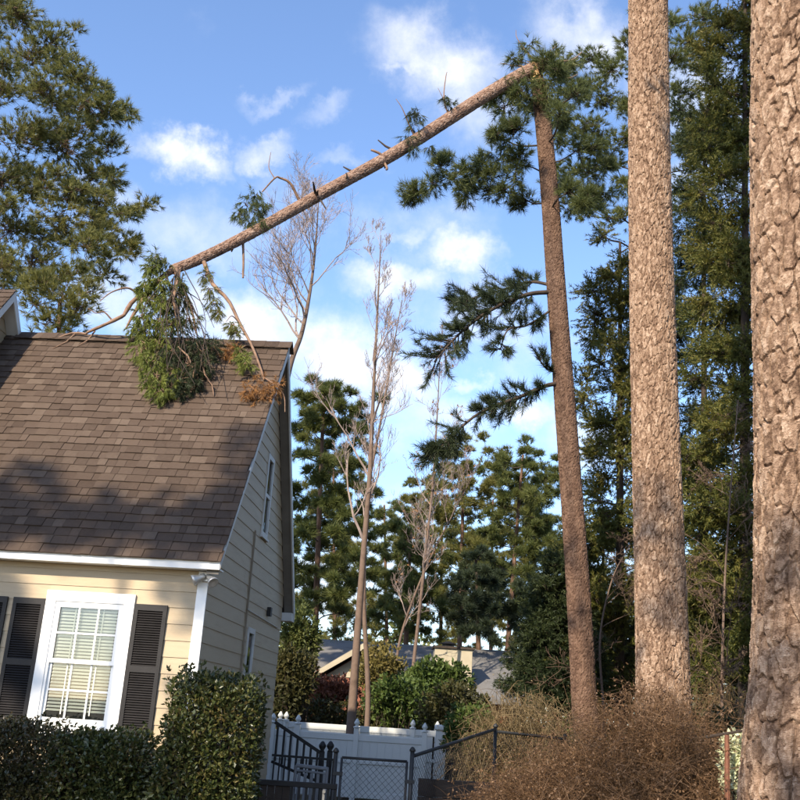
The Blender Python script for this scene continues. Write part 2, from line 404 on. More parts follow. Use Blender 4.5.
# gable boards follow both rakes, leaving out the two windows
GW = [(2.62, 3.06, 3.97, 5.17), (2.44, 2.90, 1.30, 2.66)]
z = .45
def ylim(zz):
    if zz < roofz(0) - .14: a = 0.0
    else: a = ES + (zz + .14 - EZ) / PM
    b = DEP if zz < roofz(DEP) - .14 else RT + (RZ - zz - .14) / PM
    return a, b
while z < RZ - .35:
    a0, b0 = ylim(z); a1, b1 = ylim(min(z + EXPO + .008, RZ - .15))
    cut = [w for w in GW if z + EXPO > w[2] + .06 and z < w[3] - .07]
    if cut:
        w = cut[0]
        if z + EXPO > w[3] - .02: board(w[0] + .02, w[1] - .02, w[3] - .03, 'g', h=z + EXPO + .008 - w[3] + .03)
        board(a0, w[0] + .02, z, 'g', (a1, w[0] + .02)); board(w[1] - .02, b0, z, 'g', (w[1] - .02, b1))
    elif b0 - a0 > 2.2:
        cj = a0 + (b0 - a0) * (.22 + .56 * ((z * 7.31) % 1.0)); board(a0, cj - .0015, z, 'g', (a1, cj - .0015)); board(cj + .0015, b0, z, 'g', (cj + .0015, b1))
    else: board(a0, b0, z, 'g', (a1, b1))
    z += EXPO
MB().box(XL, -.03, .03, DEP - .03, 0, .45).obj('foundation', MT['brick'], house)
MB().box(-.103, .016, -.020, -.001, .45, 3.06).obj('corner_board', MT['white'], house, .002)

# roof deck, eaves
roof = MB().prism([(ES + .02, EZ - .012), (RT, RZ - .03), (2 * RT - ES - .02, EZ - .012), (2 * RT - ES - .02, EZ - .06), (RT, RZ - .12), (ES + .02, EZ - .07)], XL, OV - .012, ax=0).obj('roof', MT['felt'], house)
MB().box(XL, OV + .004, ES - .012, ES + .014, EZ - .115, EZ - .012).obj('fascia', MT['white'], house, .003)
MB().box(XL, OV - .003, ES + .016, 0.03, EZ - .112, EZ - .095).obj('soffit', MT['white'], house)
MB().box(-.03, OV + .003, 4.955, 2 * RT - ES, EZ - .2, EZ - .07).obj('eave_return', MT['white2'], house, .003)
for sgn in (-1, 1):                                            # rake boards, grey white, and their darker greige soffits
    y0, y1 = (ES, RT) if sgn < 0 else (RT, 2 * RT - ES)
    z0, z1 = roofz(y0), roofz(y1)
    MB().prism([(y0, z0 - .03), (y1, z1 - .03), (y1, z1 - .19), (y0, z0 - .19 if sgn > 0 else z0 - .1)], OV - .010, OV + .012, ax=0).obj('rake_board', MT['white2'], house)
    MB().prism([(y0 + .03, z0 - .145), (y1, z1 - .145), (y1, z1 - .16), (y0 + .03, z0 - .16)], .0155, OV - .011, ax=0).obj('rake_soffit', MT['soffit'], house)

# shingles: staggered tabs in courses; the nearest in view are objects of their own
unit = MB().box(-.5, .5, 0, 1, 0, 1)
sh_me = unit.mesh('shingle', MT['shingle'])
rng = np.random.default_rng(11)
SL = math.hypot(RT - ES, RZ - EZ); CO = .142
e_s = np.array([0, math.cos(PA), math.sin(PA)]); e_n = np.array([0, -math.sin(PA), math.cos(PA)])


def shingles(parent, x0, x1, origin, slope_len, budget, clip=None):
    cand = []
    nrow = int(slope_len / CO) + 1
    for i in range(nrow):
        s = i * CO - .02
        x = x0 - rng.random() * .3
        L = min(CO + .05, slope_len - s)
        while x < x1:
            w = rng.choice([.09, .12, .15, .18, .22]) * rng.uniform(.9, 1.1)
            a, b = max(x, x0), min(x + w, x1)
            if b - a > .03: cand.append(((a + b) / 2, s + rng.normal() * .002, b - a - .004, L, rng.choice([.007, .008, .012, .015])))
            x += w
    obj, rest = [], []
    for c in cand:
        P = origin + np.array([c[0], 0, 0]) + e_s * (c[1] + CO / 2)
        q = prj(hw(P)); vis = -8 < q[0] < 808 and -8 < q[1] < 808 and (clip is None or clip(q))
        (obj if vis else rest).append(c)
    obj.sort(key=lambda c: c[1]); rest += obj[budget:]; obj = obj[:budget]
    tilt = .012 / CO
    def place(c):
        base = origin + np.array([c[0], 0, 0]) + e_s * c[1] + e_n * .014
        return base
    for c in obj:
        link('shingle', sh_me, parent, place(c), (PA - tilt, 0, 0), (c[2], c[3], c[4]))
    if rest:
        C = np.array([place(c) for c in rest]); sc = np.array([[c[2], c[3], c[4]] for c in rest])
        R = np.array(Euler((PA - tilt, 0, 0)).to_matrix())
        U = np.array(unit.v); V = (C[:, None] + (U[None] * sc[:, None]) @ R.T).reshape(-1, 3)
        F = np.array(unit.f); FF = (F[None] + np.arange(len(rest))[:, None, None] * 8).reshape(-1, 4)
        o = link('shingle_field', mesh_np('shingle_field', V, [FF], MT['shingle']), parent); o['kind'] = 'stuff'
    return len(obj)


shingles(roof, -5.6, OV + .02, np.array([0, ES - .02, EZ - .02]), SL, 300)
cap_me = MB().prism([(-.15, -.11), (0, .028), (.15, -.11), (.15, -.125), (0, .012), (-.15, -.125)], 0, 1, ax=0).mesh('ridge_cap', MT['shingle'])
xx = OV + .02 - .2
while xx > -4.2:
    link('ridge_cap', cap_me, roof, (xx, RT, RZ + .012 + rng.normal() * .002), (0, rad(-1.2), 0), (.235, 1, 1)); xx -= .2


# windows of the front
def window(wx, z0, z1, parent, blinds=True):
    w = MB().box(wx - WW / 2, wx + WW / 2, -.042, -.006, z1 - .115, z1).box(wx - WW / 2, wx + WW / 2, -.042, -.006, z0, z0 + .07) \
        .box(wx - WW / 2, wx - WW / 2 + .115, -.042, -.006, z0 + .07, z1 - .115).box(wx + WW / 2 - .115, wx + WW / 2, -.042, -.006, z0 + .07, z1 - .115).obj('window', MT['white'], parent)
    a, b, c, d = wx - WW / 2 + .115, wx + WW / 2 - .115, z0 + .07, z1 - .115
    MB().box(a - .0, a + .03, -.030, .01, c, d).box(b - .03, b, -.030, .01, c, d).box(a + .03, b - .03, -.030, .01, d - .03, d).box(a + .03, b - .03, -.030, .01, c, c + .03).obj('frame', MT['sash'], w)
    MB().box(wx - WW / 2 - .03, wx + WW / 2 + .03, -.075, -.043, z0 - .03, z0 + .02).obj('sill', MT['white'], w, .003)
    a += .03; b -= .03; c += .03; d -= .03; m = (c + d) / 2 + .01
    for k, (lo, hi, yo) in enumerate(((m - .012, d, -.020), (c, m + .030, -.006))):
        y0, y1 = yo - .009, yo + .009
        if k == 1: y0, y1 = -.001, .013
        r = .032
        MB().box(a, a + r, y0, y1, lo, hi).box(b - r, b, y0, y1, lo, hi).box(a + r, b - r, y0, y1, lo, lo + (.045 if k == 0 else .06)).box(a + r, b - r, y0, y1, hi - .035, hi).obj('sash', MT['sash'], w)
        ga, gb, gc, gd = a + r, b - r, lo + (.045 if k == 0 else .06), hi - .035
        ym = (y0 + y1) / 2
        for q in (1, 2):
            xq = ga + (gb - ga) * q / 3; MB().box(xq - .010, xq + .010, ym - .005, ym + .003, gc, gd).obj('muntin', MT['sash'], w)
        zq = (gc + gd) / 2; MB().box(ga, gb, ym - .0065, ym + .0015, zq - .010, zq + .010).obj('muntin', MT['sash'], w)
        for i in range(3):
            for j in range(2):
                MB().box(ga + (gb - ga) * i / 3 + .01, ga + (gb - ga) * (i + 1) / 3 - .01, ym - .001, ym + .001, (gc if j == 0 else zq + .01), (zq - .01 if j == 0 else gd)).obj('pane', MT['glass'], w)
    # blind: one slat after another, three cords; the bottom stays open
    n = 0; zz = d - .03
    sl_me = MB().box(a + .035, b - .035, -.0155, .0155, -.0012, .0012).mesh('blind_slat', MT['blind'])
    MB().box(a + .02, b - .02, .015, .029, d - .035, d - .002).obj('blind_headrail', MT['blind'], w)
    while zz > c + .15:
        link('blind_slat', sl_me, w, (0, .0225, zz - .03), (rad(52), 0, 0)); zz -= .0365
    for fx in (.28, .72):
        x = a + (b - a) * fx; MB().box(x - .006, x + .006, .0045, .0055, c + .1, d - .04).obj('blind_cord', MT['blind'], w)
    return w


for wx, z0, z1 in WINS: window(wx, z0, z1, house)


def shutter(x0, x1, z0, z1, parent):
    yb, yf = -.006, -.040
    st = .045; mz = z0 + (z1 - z0) * .50
    s = MB().box(x0, x0 + st, yf, yb, z0, z1).box(x1 - st, x1, yf, yb, z0, z1).box(x0 + st, x1 - st, yf, yb, z1 - .07, z1).box(x0 + st, x1 - st, yf, yb, z0, z0 + .07).box(x0 + st, x1 - st, yf, yb, mz - .035, mz + .035).obj('shutter', MT['shutter'], parent)
    lv = MB()
    for a, b in ((z0 + .07, mz - .035), (mz + .035, z1 - .07)):
        n = int((b - a) / .026)
        for i in range(n):
            zc = a + (i + .5) * (b - a) / n; lv.box(x0 + st, x1 - st, -.02, .02, -.003, .003, Matrix.Translation((0, -.0215, zc)) @ Matrix.Rotation(rad(48), 4, 'X'))
    lv.obj('louvers', MT['shutter'], s)
    return s


for wx, z0, z1 in WINS:
    shutter(wx - WW / 2 - .385, wx - WW / 2 - .006, z0 + .015, z1 - .10, house)
    shutter(wx + WW / 2 + .006, wx + WW / 2 + .385, z0 + .015, z1 - .10, house)


# windows of the gable wall
def gable_window(y0, y1, z0, z1, white):
    m = MT[white]
    w = MB().box(-.002, .028, y0, y0 + .06, z0, z1).box(-.002, .028, y1 - .06, y1, z0, z1).box(-.002, .028, y0 + .06, y1 - .06, z1 - .07, z1).box(-.002, .028, y0 + .06, y1 - .06, z0, z0 + .06).obj('window', m, house)
    zm = (z0 + z1) / 2
    MB().box(-.006, .020, y0 + .06, y1 - .06, zm - .025, zm + .025).obj('sash', m, w)
    MB().box(.004, .007, y0 + .06, y1 - .06, zm + .025, z1 - .07).obj('pane', MT['glass'], w)
    MB().box(.000, .003, y0 + .06, y1 - .06, z0 + .06, zm - .025).obj('pane', MT['glass'], w)
    MB().box(-.004, .048, y0 - .03, y1 + .03, z0 - .035, z0 - .001).obj('sill', m, w)


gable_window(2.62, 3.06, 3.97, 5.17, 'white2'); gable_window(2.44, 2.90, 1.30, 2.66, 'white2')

# twin floodlight at the corner
fl = MB().box(-.045, .045, -.055, -.021, 2.945, 3.035).obj('floodlight', MT['lampmetal'], house, .004)
for dx, yaw, pit in ((-.085, 72, 118), (.085, -50, 128)):
    Mx = Matrix.Translation((dx * .6, -.10, 2.985)) @ Matrix.Rotation(rad(-yaw), 4, 'Z') @ Matrix.Rotation(rad(pit), 4, 'X')
    MB().lathe([(.022, -.05), (.030, -.035), (.034, .0), (.040, .03), (.060, .075), (.066, .10), (.058, .101), (.03, .085)], 14, Mx).obj('lamp_head', MT['lampmetal'], fl, smooth=True)
    MB().bar((dx * .3, -.05, 2.985), (dx * .55, -.09, 2.985), .022, n=6).obj('swivel_arm', MT['lampmetal'], fl)
# painted conduit down the gable, a pale cable leaving it
MB().box(.012, .034, 2.20, 2.225, 1.9, 3.95).obj('conduit', MT['conduit'], house)
ca = [hplane(247, 609, (.03, 0, 0), np.array([1., 0, 0])), hplane(278, 628, (.03, 0, 0), np.array([1., 0, 0]))]
link('cable', tubes_mesh('cable', [(np.array(ca), [.009, .009])], MT['cable']), house)
MB().box(.012, .07, ca[0][1] + 1.5, ca[0][1] + 1.62, 2.93, 3.06).obj('meter_box', MT['black'], house, .004)

# upper block of the house to the left: gable end facing the wing roof, higher ridge
UX = hplane(15.7, 289.5, (0, RT - .42, 0), np.array([0, 1., 0])); URY, URZ, UXR = RT - .42, UX[2], UX[0]
UE0, UE1 = URY - 3.3, URY + 3.3
def uz(y): return URZ - abs(y - URY) * PM * .92
UPA = math.atan(PM * .92)
uw = MB().prism([(UE0 + .25, 0), (UE1 - .25, 0), (UE1 - .25, uz(UE1 - .25) - .16), (URY, URZ - .17), (UE0 + .25, uz(UE0 + .25) - .16)], UXR - 7, UXR - .23, ax=0).obj('upper_wall', MT['dark'], house)
z = 4.6
while z < URZ - .4:
    def yl(zz): q = (URZ - zz - .15) / (PM * .92); return URY - q, URY + q
    board(*yl(z), z, UXR - .20, yl(min(z + EXPO + .008, URZ - .16)), uw); z += EXPO
uroof = MB().prism([(UE0, uz(UE0) - .02), (URY, URZ - .03), (UE1, uz(UE1) - .02), (UE1, uz(UE1) - .08), (URY, URZ - .12), (UE0, uz(UE0) - .08)], UXR - 7, UXR - .012, ax=0).obj('upper_roof', MT['felt'], house)
for sgn in (-1, 1):
    ye = UE0 if sgn < 0 else UE1
    MB().prism([(ye, uz(ye) - .035), (URY, URZ - .035), (URY, URZ - .20), (ye, uz(ye) - .20)], UXR - .01, UXR + .012, ax=0).obj('rake_board', MT['white2'], house)
    MB().prism([(ye, uz(ye) - .15), (URY, URZ - .15), (URY, URZ - .165), (ye, uz(ye) - .165)], UXR - .185, UXR - .011, ax=0).obj('rake_soffit', MT['white2'], house)
es_, en_ = e_s, e_n; _pa = PA
PA = UPA; e_s = np.array([0, math.cos(PA), math.sin(PA)]); e_n = np.array([0, -math.sin(PA), math.cos(PA)])
shingles(uroof, UXR - 1.2, UXR + .02, np.array([0, URY, URZ - .022]) - e_s * 3.2, 3.2, 60)
PA, e_s, e_n = _pa, es_, en_


# ------------------------------------------------------------------ bark
def bark_trunk(name, path, radii, mat, nu, nv, cw, ch, depth, seed, parent, flare=0., sway=0.):
    """trunk with real plates: jittered Voronoi cells in (girth, height), cracks sunk, plates proud"""
    rng = np.random.default_rng(seed)
    P = spline(path, nv); R = np.interp(np.linspace(0, 1, nv), np.linspace(0, 1, len(radii)), radii)
    seg = np.r_[0, np.cumsum(np.linalg.norm(np.diff(P, axis=0), axis=1))]
    Rm = R.mean(); th = np.arange(nu) / nu
    def vor(cw, ch, warp, sd):
        rg = np.random.default_rng(sd)
        ncx = max(6, round(2 * math.pi * Rm / cw)); ncy = int(seg[-1] / ch) + 10
        U = np.broadcast_to(th[None] * ncx, (nv, nu)).copy(); Vv = np.broadcast_to((seg / ch)[:, None], (nv, nu)) + 4.0
        du = np.zeros_like(U); dv = np.zeros_like(U)
        for o in range(9):                                     # ragged outlines: warp the lattice at several scales
            fx = rg.integers(1, 3 + ncx * (1 + o // 3) // 2); fy = rg.uniform(.3, 1.2) * (1 + o * .45); am = warp / (1 + o * .33)
            du += am * np.sin(2 * math.pi * fx * U / ncx + fy * Vv * 2 + rg.uniform(0, 6)); dv += am * np.sin(2 * math.pi * fx * U / ncx - fy * Vv * 2.3 + rg.uniform(0, 6))
        U = U + du * .55; Vv = Vv + dv * .6
        jx, jy, hid = rg.random((3, ncy + 8, ncx))
        ci = np.floor(U).astype(int); cj = np.floor(Vv).astype(int)
        d1 = np.full(U.shape, 9.); d2 = np.full(U.shape, 9.); idv = np.zeros(U.shape)
        for a in (-1, 0, 1):
            for b in (-1, 0, 1):
                i = (ci + a) % ncx; j = np.clip(cj + b, 0, ncy + 7)
                dx = ci + a + jx[j, i] - U; dy = cj + b + jy[j, i] - Vv
                d = np.sqrt(dx * dx + dy * dy); less = d < d1
                d2 = np.where(less, d1, np.minimum(d2, d)); idv = np.where(less, hid[j, i], idv); d1 = np.where(less, d, d1)
        return d2 - d1, idv
    e, idv = vor(cw, ch, .20, seed); e2, id2 = vor(cw * .42, ch * .26, .26, seed + 50); e3, id3 = vor(cw * .18, ch * .10, .22, seed + 90)
    crack = np.clip((e - .01) / .165, 0, 1); crack = crack * crack * (3 - 2 * crack)
    disp = depth * (-1.0 + crack * (.85 + .25 * idv) + (.2 + .8 * crack) * (.34 * id2 + .14 * id3) + .07 * np.clip(e2 / .15, 0, 1) * crack) + depth * .06 * rng.normal(size=(nv, nu))
    plate = np.clip((.20 * idv + .44 * id2 + .36 * id3 - .5) * 2.0 + .5, 0, 1)
    big = 1 + .035 * np.sin(th * 2 * math.pi * 2 + 1)[None] + .02 * np.sin(th * 2 * math.pi * 3 + seg[:, None] * .8)
    fl = 1 + flare * np.exp(-seg / .45)
    Rr = (R * fl)[:, None] * big + disp
    T = np.gradient(P, axis=0); T = nrm(T); ref = np.array([1., 0, 0]) if abs(T[:, 2]).mean() > .6 else np.array([0, 0, 1.])
    X = nrm(np.cross(T, np.cross(np.broadcast_to(ref, T.shape), T))); Y = np.cross(T, X)
    A = th * 2 * math.pi
    V = P[:, None] + Rr[..., None] * (np.cos(A)[None, :, None] * X[:, None] + np.sin(A)[None, :, None] * Y[:, None])
    i = np.arange(nv - 1)[:, None] * nu; j = np.arange(nu)[None]; j2 = (j + 1) % nu
    Q = np.stack([i + j, i + j2, i + nu + j2, i + nu + j], -1).reshape(-1, 4)
    me = mesh_np(name, V.reshape(-1, 3), [Q], mat, False, {'plate': plate.ravel()})
    return link(name, me, parent)


# ------------------------------------------------------------------ trees
def rel(o, P): return np.asarray(P, float) - np.array(o.location)


def foliage_tree(root, trunk, clumps, leafm, limbm, seed, nt=60, k=22, L=.2, Wd=.012, spread=1.0, ax=.12, leaf=False, limb_r=.05, droop=0., rise=.28,
                 twig_every=2, crown_name='crown', up=.45, trunk_parts=None, bare=True, twr=.006, fill=.45):
    """clumps: (centre xyz, radius, flatness). A limb runs from the trunk to every clump; twigs spread from it and carry the tufts."""
    rng = np.random.default_rng(seed); T = np.asarray(trunk, float); o = np.array(root.location)
    paths = []; PP = []; DD = []; nodes = []
    td = [np.min(np.linalg.norm(T - np.asarray(c[0])[None], axis=1)) for c in clumps]
    for ii in np.argsort(td):
        c, r, flat = clumps[ii]
        c = np.asarray(c, float)
        hd = np.linalg.norm(T[:, :2] - c[None, :2], axis=1); want = c[2] - hd * rise
        i = int(np.argmin(abs(T[:, 2] - want) + .02 * hd)); a = T[i]; ra = limb_r; best = np.linalg.norm(c - a)
        for (pc_, pd, pr) in nodes:                            # a limb may fork from an earlier one nearer the trunk
            dd_ = np.linalg.norm(c - pc_) * 1.25
            if dd_ < best and pd < td[ii]: best = dd_; a = pc_; ra = pr
        d = c - a; dist = np.linalg.norm(d) + 1e-6; out = d / dist
        mid = a + d * .5 + np.array([0, 0, -.05 * dist * (1 if rise > 0 else -1)]) + rng.normal(size=3) * .07 * dist
        end = c + out * r * .5
        r1 = min(limb_r, ra * .8, .012 + .014 * td[ii]); nodes.append((c, td[ii], r1 * .7))
        if bare:
            pts = spline([a, mid, c, end], 10); rr = np.r_[np.linspace(r1, r1 * .6, 7), np.linspace(r1 * .5, .006, 3)]; paths.append((pts, rr, 6))
        n = max(6, int(nt * (r / .8) ** 1.6)) if nt > 0 else -nt
        u = nrm(rng.normal(size=(n, 3))); rad_ = r * rng.random(n) ** fill
        q = c + u * rad_[:, None] * np.array([1, 1, flat])
        dd = nrm((q - c) * .9 / r + out * .35 + np.array([0, 0, up]) + rng.normal(size=(n, 3)) * .35)
        PP.append(q); DD.append(dd)
        if bare:
            for m in range(0, n, twig_every):
                s = c + (end - c) * rng.uniform(-.8, .8) if rng.random() < .6 else c + (rng.normal(size=3) * .2 * r)
                mm = (s + q[m]) / 2 + np.array([0, 0, -.06 * r]) + rng.normal(size=3) * .05 * r
                paths.append((np.array([s, mm, q[m]]), [twr * 1.6, twr * 1.2, twr * .7], 3))
    if paths: link('branches', tubes_mesh('branches', [(p[0] - o, p[1], p[2]) for p in paths], limbm), root)['kind'] = 'stuff'
    V, F = foliage(np.concatenate(PP), np.concatenate(DD), k, L, Wd, spread, ax, rng, leaf, droop)
    return link(crown_name, mesh_np(crown_name, V - o, [F], leafm), root)


def px_clumps(lst, Y, jit, seed, flat=.7, scale=1.0):
    rng = np.random.default_rng(seed); out = []
    for c in lst:
        y = Y + rng.uniform(-jit, jit) + (c[3] if len(c) > 3 else 0); out.append((at(c[0], c[1], y), c[2] * y / 1000 * scale, flat))
    return out


def scatter(lst, n, sd, sp=.8, lo=.3, hi=.6):
    rg = np.random.default_rng(sd); out = [(c[0], c[1], c[2] * .95) for c in lst]
    for c in lst:
        for q in range(n): g1, g2 = np.clip(rg.normal(size=2), -1.2, 1.2); out.append((c[0] + g1 * c[2] * sp, c[1] + g2 * c[2] * sp * .7, c[2] * rg.uniform(lo, hi)))
    return out


def trunk_px(lst, Y, n=40):
    return spline([at(x, y, Y + (d[0] if d else 0)) for x, y, *d in lst], n)


def to_ground(p): return np.array([p[0], p[1], gz(p[0], p[1])])


def simple_tree(name, label, cat, trunkkeys, r0, r1, clumps, leafm, barkm, limbm, seed, group=None, **kw):
    K = np.array(trunkkeys, float); K = np.vstack([to_ground(K[0]), K]) if K[0][2] > gz(K[0][0], K[0][1]) + .3 else K
    K[0][2] = gz(K[0][0], K[0][1]) - .05
    root = thing(name, label, cat, to_ground(K[0]), 0, group)
    T = spline(K, 60)
    rr = np.linspace(r0, r1, 60)
    V, Q = tube(T - np.array(root.location), rr, 12)
    link('trunk', mesh_np('trunk', V, Q, barkm, True, {'plate': np.random.default_rng(seed).random(len(V))}), root)
    foliage_tree(root, T, clumps, leafm, limbm, seed, **kw)
    return root


# --- the two big foreground trunks
def big_pine(label, Y, keys, radii, nu, nv, cw, ch, depth, seed, crown_c, mat):
    P = [at(x, y, Y) for x, y in keys]; b = to_ground(P[0]); b[0] = P[0][0] - (P[1][0] - P[0][0]) * .6; b[2] -= .08
    top = P[-1] + nrm(P[-1] - P[-2]) * 9.0
    root = thing('pine_tree', label, 'tree', to_ground(b))
    o = np.array(root.location)
    path = np.array([b] + P) - o
    bark_trunk('trunk', path, [radii[0]] + list(radii), mat, nu, nv, cw, ch, depth, seed, root, flare=.10)
    T2 = np.array([P[-1] - nrm(P[-1] - P[-2]) * .06, (P[-1] + top) / 2, top])
    V, Q = tube(spline(T2, 20) - o, np.linspace(radii[-1] * .985, .06, 20), 20)
    link('upper_trunk', mesh_np('upper_trunk', V, Q, mat, True, {'plate': np.random.default_rng(seed).random(len(V))}), root)
    rng = np.random.default_rng(seed); cl = []
    for i in range(16):
        a = rng.uniform(0, 6.28); h = rng.uniform(.35, 1.0); p = T2[0] + (top - T2[0]) * h
        cl.append((p + np.array([math.cos(a), math.sin(a), .2]) * (2.6 * (1.15 - h)), rng.uniform(.6, .9), .6))
    foliage_tree(root, spline(T2, 20), cl, MT['n_left'], MT['limb'], seed, nt=45, k=18, L=.22, Wd=.02)
    return root


big_pine('thick straight pine trunk rising from the brown bush', 11.0, [(663.5, 735), (661.5, 640), (657, 480), (652.5, 300), (649, 130), (647.5, -25)],
         [.283, .272, .262, .256, .250, .246], 230, 1250, .055, .17, .0145, 5, None, MT['bark'])
big_pine('massive plated pine trunk at the right edge, nearest of all', 6.0, [(803, 830), (808, 690), (808, 560), (805, 400), (799, 200), (797, -30)],
         [.345, .322, .308, .306, .304, .300], 330, 1150, .085, .22, .019, 8, None, MT['bark'])

# --- the snapped pine (standing part)
YB = 18.0
bk = [(588, 760), (584, 700), (577.5, 580), (570, 470), (562.5, 370), (555.5, 280), (550, 200), (545, 140), (538.5, 82)]
P = [at(x, y, YB) for x, y in bk]; b = to_ground(P[0]); b[2] -= .05
snap = thing('pine_tree', 'tall snapped pine with drooping limbs, its top broken over', 'tree', to_ground(b)); so_ = np.array(snap.location)
bark_trunk('trunk', np.array([b] + P) - so_, [.235, .225, .215, .205, .195, .188, .180, .172, .165, .15], MT['bark2'], 90, 760, .07, .09, .012, 21, snap, flare=.1)
rng = np.random.default_rng(4)
spl = []
for i in range(16):                                            # torn splinters at the break
    a = i * .4; s = P[-1] + np.array([math.cos(a), math.sin(a), 0]) * .10 + np.array([0, 0, -.12]); spl.append((np.array([s, s + np.array([rng.normal() * .03, rng.normal() * .03, .12 + rng.random() * .28])]) - so_, [.035, .004], 4))
for i in range(26):                                            # long slivers bent over with the falling top
    a = rng.uniform(0, 6.28); s_ = P[-1] + np.array([math.cos(a) * .11, math.sin(a) * .11, -.25 * rng.random()]); e_ = at(527 + rng.normal() * 5, 73 + rng.normal() * 4, 17.78); m_ = (s_ + e_) / 2 + np.array([rng.normal() * .05, rng.normal() * .05 - .06, .10 + rng.random() * .10])
    spl.append((spline([s_, m_, e_], 7) - so_, np.linspace(.030, .008, 7), 4))
link('splinters', tubes_mesh('splinters', spl, MT['rawwood'], smooth=False), snap)['kind'] = 'stuff'
T = spline(P, 60)
cl = px_clumps(scatter([(520, 92, 17), (503, 108, 15), (530, 108, 15), (515, 128, 17), (505, 140, 14), (560, 78, 14), (575, 95, 16), (560, 115, 14), (545, 62, 10),
                (500, 158, 20), (478, 172, 19), (455, 178, 17), (432, 184, 15), (412, 191, 12), (515, 178, 18), (490, 190, 15), (465, 196, 12), (525, 200, 12), (520, 155, 14), (440, 165, 9),
                (578, 150, 17), (590, 172, 17), (568, 190, 15), (602, 195, 15), (588, 205, 14)], 1, 58, .8, .35, .75), YB, .9, 2, .7)
foliage_tree(snap, T, cl, MT['n_mid'], MT['limbdark'], 31, nt=-36, k=28, L=.18, Wd=.011, spread=1.05, limb_r=.045, twig_every=2, fill=.5, up=.3)
# the two dark drooping limbs
def limb(root, keys, r0, nt, seed, leafm, Y, rpx, twigm, L=.175):
    rng = np.random.default_rng(seed); K = np.array([at(x, y, Y + d) for x, y, d in keys]); pts = spline(K, 40); o = np.array(root.location)
    paths = [(pts - o, np.linspace(r0, .012, 40), 6)]; PP = []; DD = []
    for i in range(nt):
        t = rng.uniform(.10, 1) ** .8; p = pts[int(t * 39)]; tg = nrm(pts[min(39, int(t * 39) + 1)] - pts[max(0, int(t * 39) - 1)])
        ln = rpx * Y / 1000 * rng.choice([.3, .55, .8, 1.1, 1.45]) * rng.uniform(.8, 1.2) * (1 if t > .25 else .5) * (.75 + .35 * math.sin(t * 19 + seed))
        sd = nrm(np.cross(tg, rng.normal(size=3))); d = nrm(tg * .75 + sd * .75 + np.array([0, 0, .12]))
        e = p + d * ln; m = (p + e) / 2 + np.array([0, 0, -.03]); paths.append((np.array([p, m, e]) - o, [.012, .009, .005], 3))
        for q in (.4, .6, .8, 1.0): PP.append(p + (e - p) * q); DD.append(d + rng.normal(size=3) * .25 + np.array([0, 0, .15]))
    link('limb', tubes_mesh('limb', paths, twigm), root)
    V, F = foliage(np.array(PP), np.array(DD), 26, L, .010, 1.05, .14, rng); link('needles', mesh_np('needles', V - o, [F], leafm), root)


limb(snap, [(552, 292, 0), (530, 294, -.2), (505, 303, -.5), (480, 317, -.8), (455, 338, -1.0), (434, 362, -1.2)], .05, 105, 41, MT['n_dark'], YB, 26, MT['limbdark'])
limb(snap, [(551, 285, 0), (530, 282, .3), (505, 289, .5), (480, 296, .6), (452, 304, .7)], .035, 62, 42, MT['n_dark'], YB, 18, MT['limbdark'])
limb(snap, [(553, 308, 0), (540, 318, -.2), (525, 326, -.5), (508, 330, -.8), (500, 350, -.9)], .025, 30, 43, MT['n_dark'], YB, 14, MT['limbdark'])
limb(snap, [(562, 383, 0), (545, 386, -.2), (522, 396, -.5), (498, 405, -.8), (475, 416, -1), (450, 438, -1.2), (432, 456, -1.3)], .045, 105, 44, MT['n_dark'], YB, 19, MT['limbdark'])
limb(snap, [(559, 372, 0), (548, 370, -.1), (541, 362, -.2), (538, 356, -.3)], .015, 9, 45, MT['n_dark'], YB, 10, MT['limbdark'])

# --- the fallen top, lying from the break to the ridge
fk = [(541, 66, 17.95), (520, 76, 17.75), (480, 99, 17.3), (400, 150, 16.5), (330, 189, 15.8), (250, 234, 15.05), (200, 259, 14.55), (172, 270, 14.3)]
FP = np.array([at(x, y, Y) for x, y, Y in fk])
fall = thing('fallen_pine_top', 'broken pine top fallen across the sky onto the roof ridge', 'tree', roof_at(115, 335)); fo = np.array(fall.location)
bark_trunk('trunk', FP - fo, [.15, .145, .133, .119, .107, .094, .086, .076], MT['bark3'], 80, 620, .06, .11, .010, 33, fall)


def fpath(keys, r0, r1, n=18): return (spline([at(x, y, Y) for x, y, Y in keys], n) - fo, np.linspace(r0, r1, n), 7)


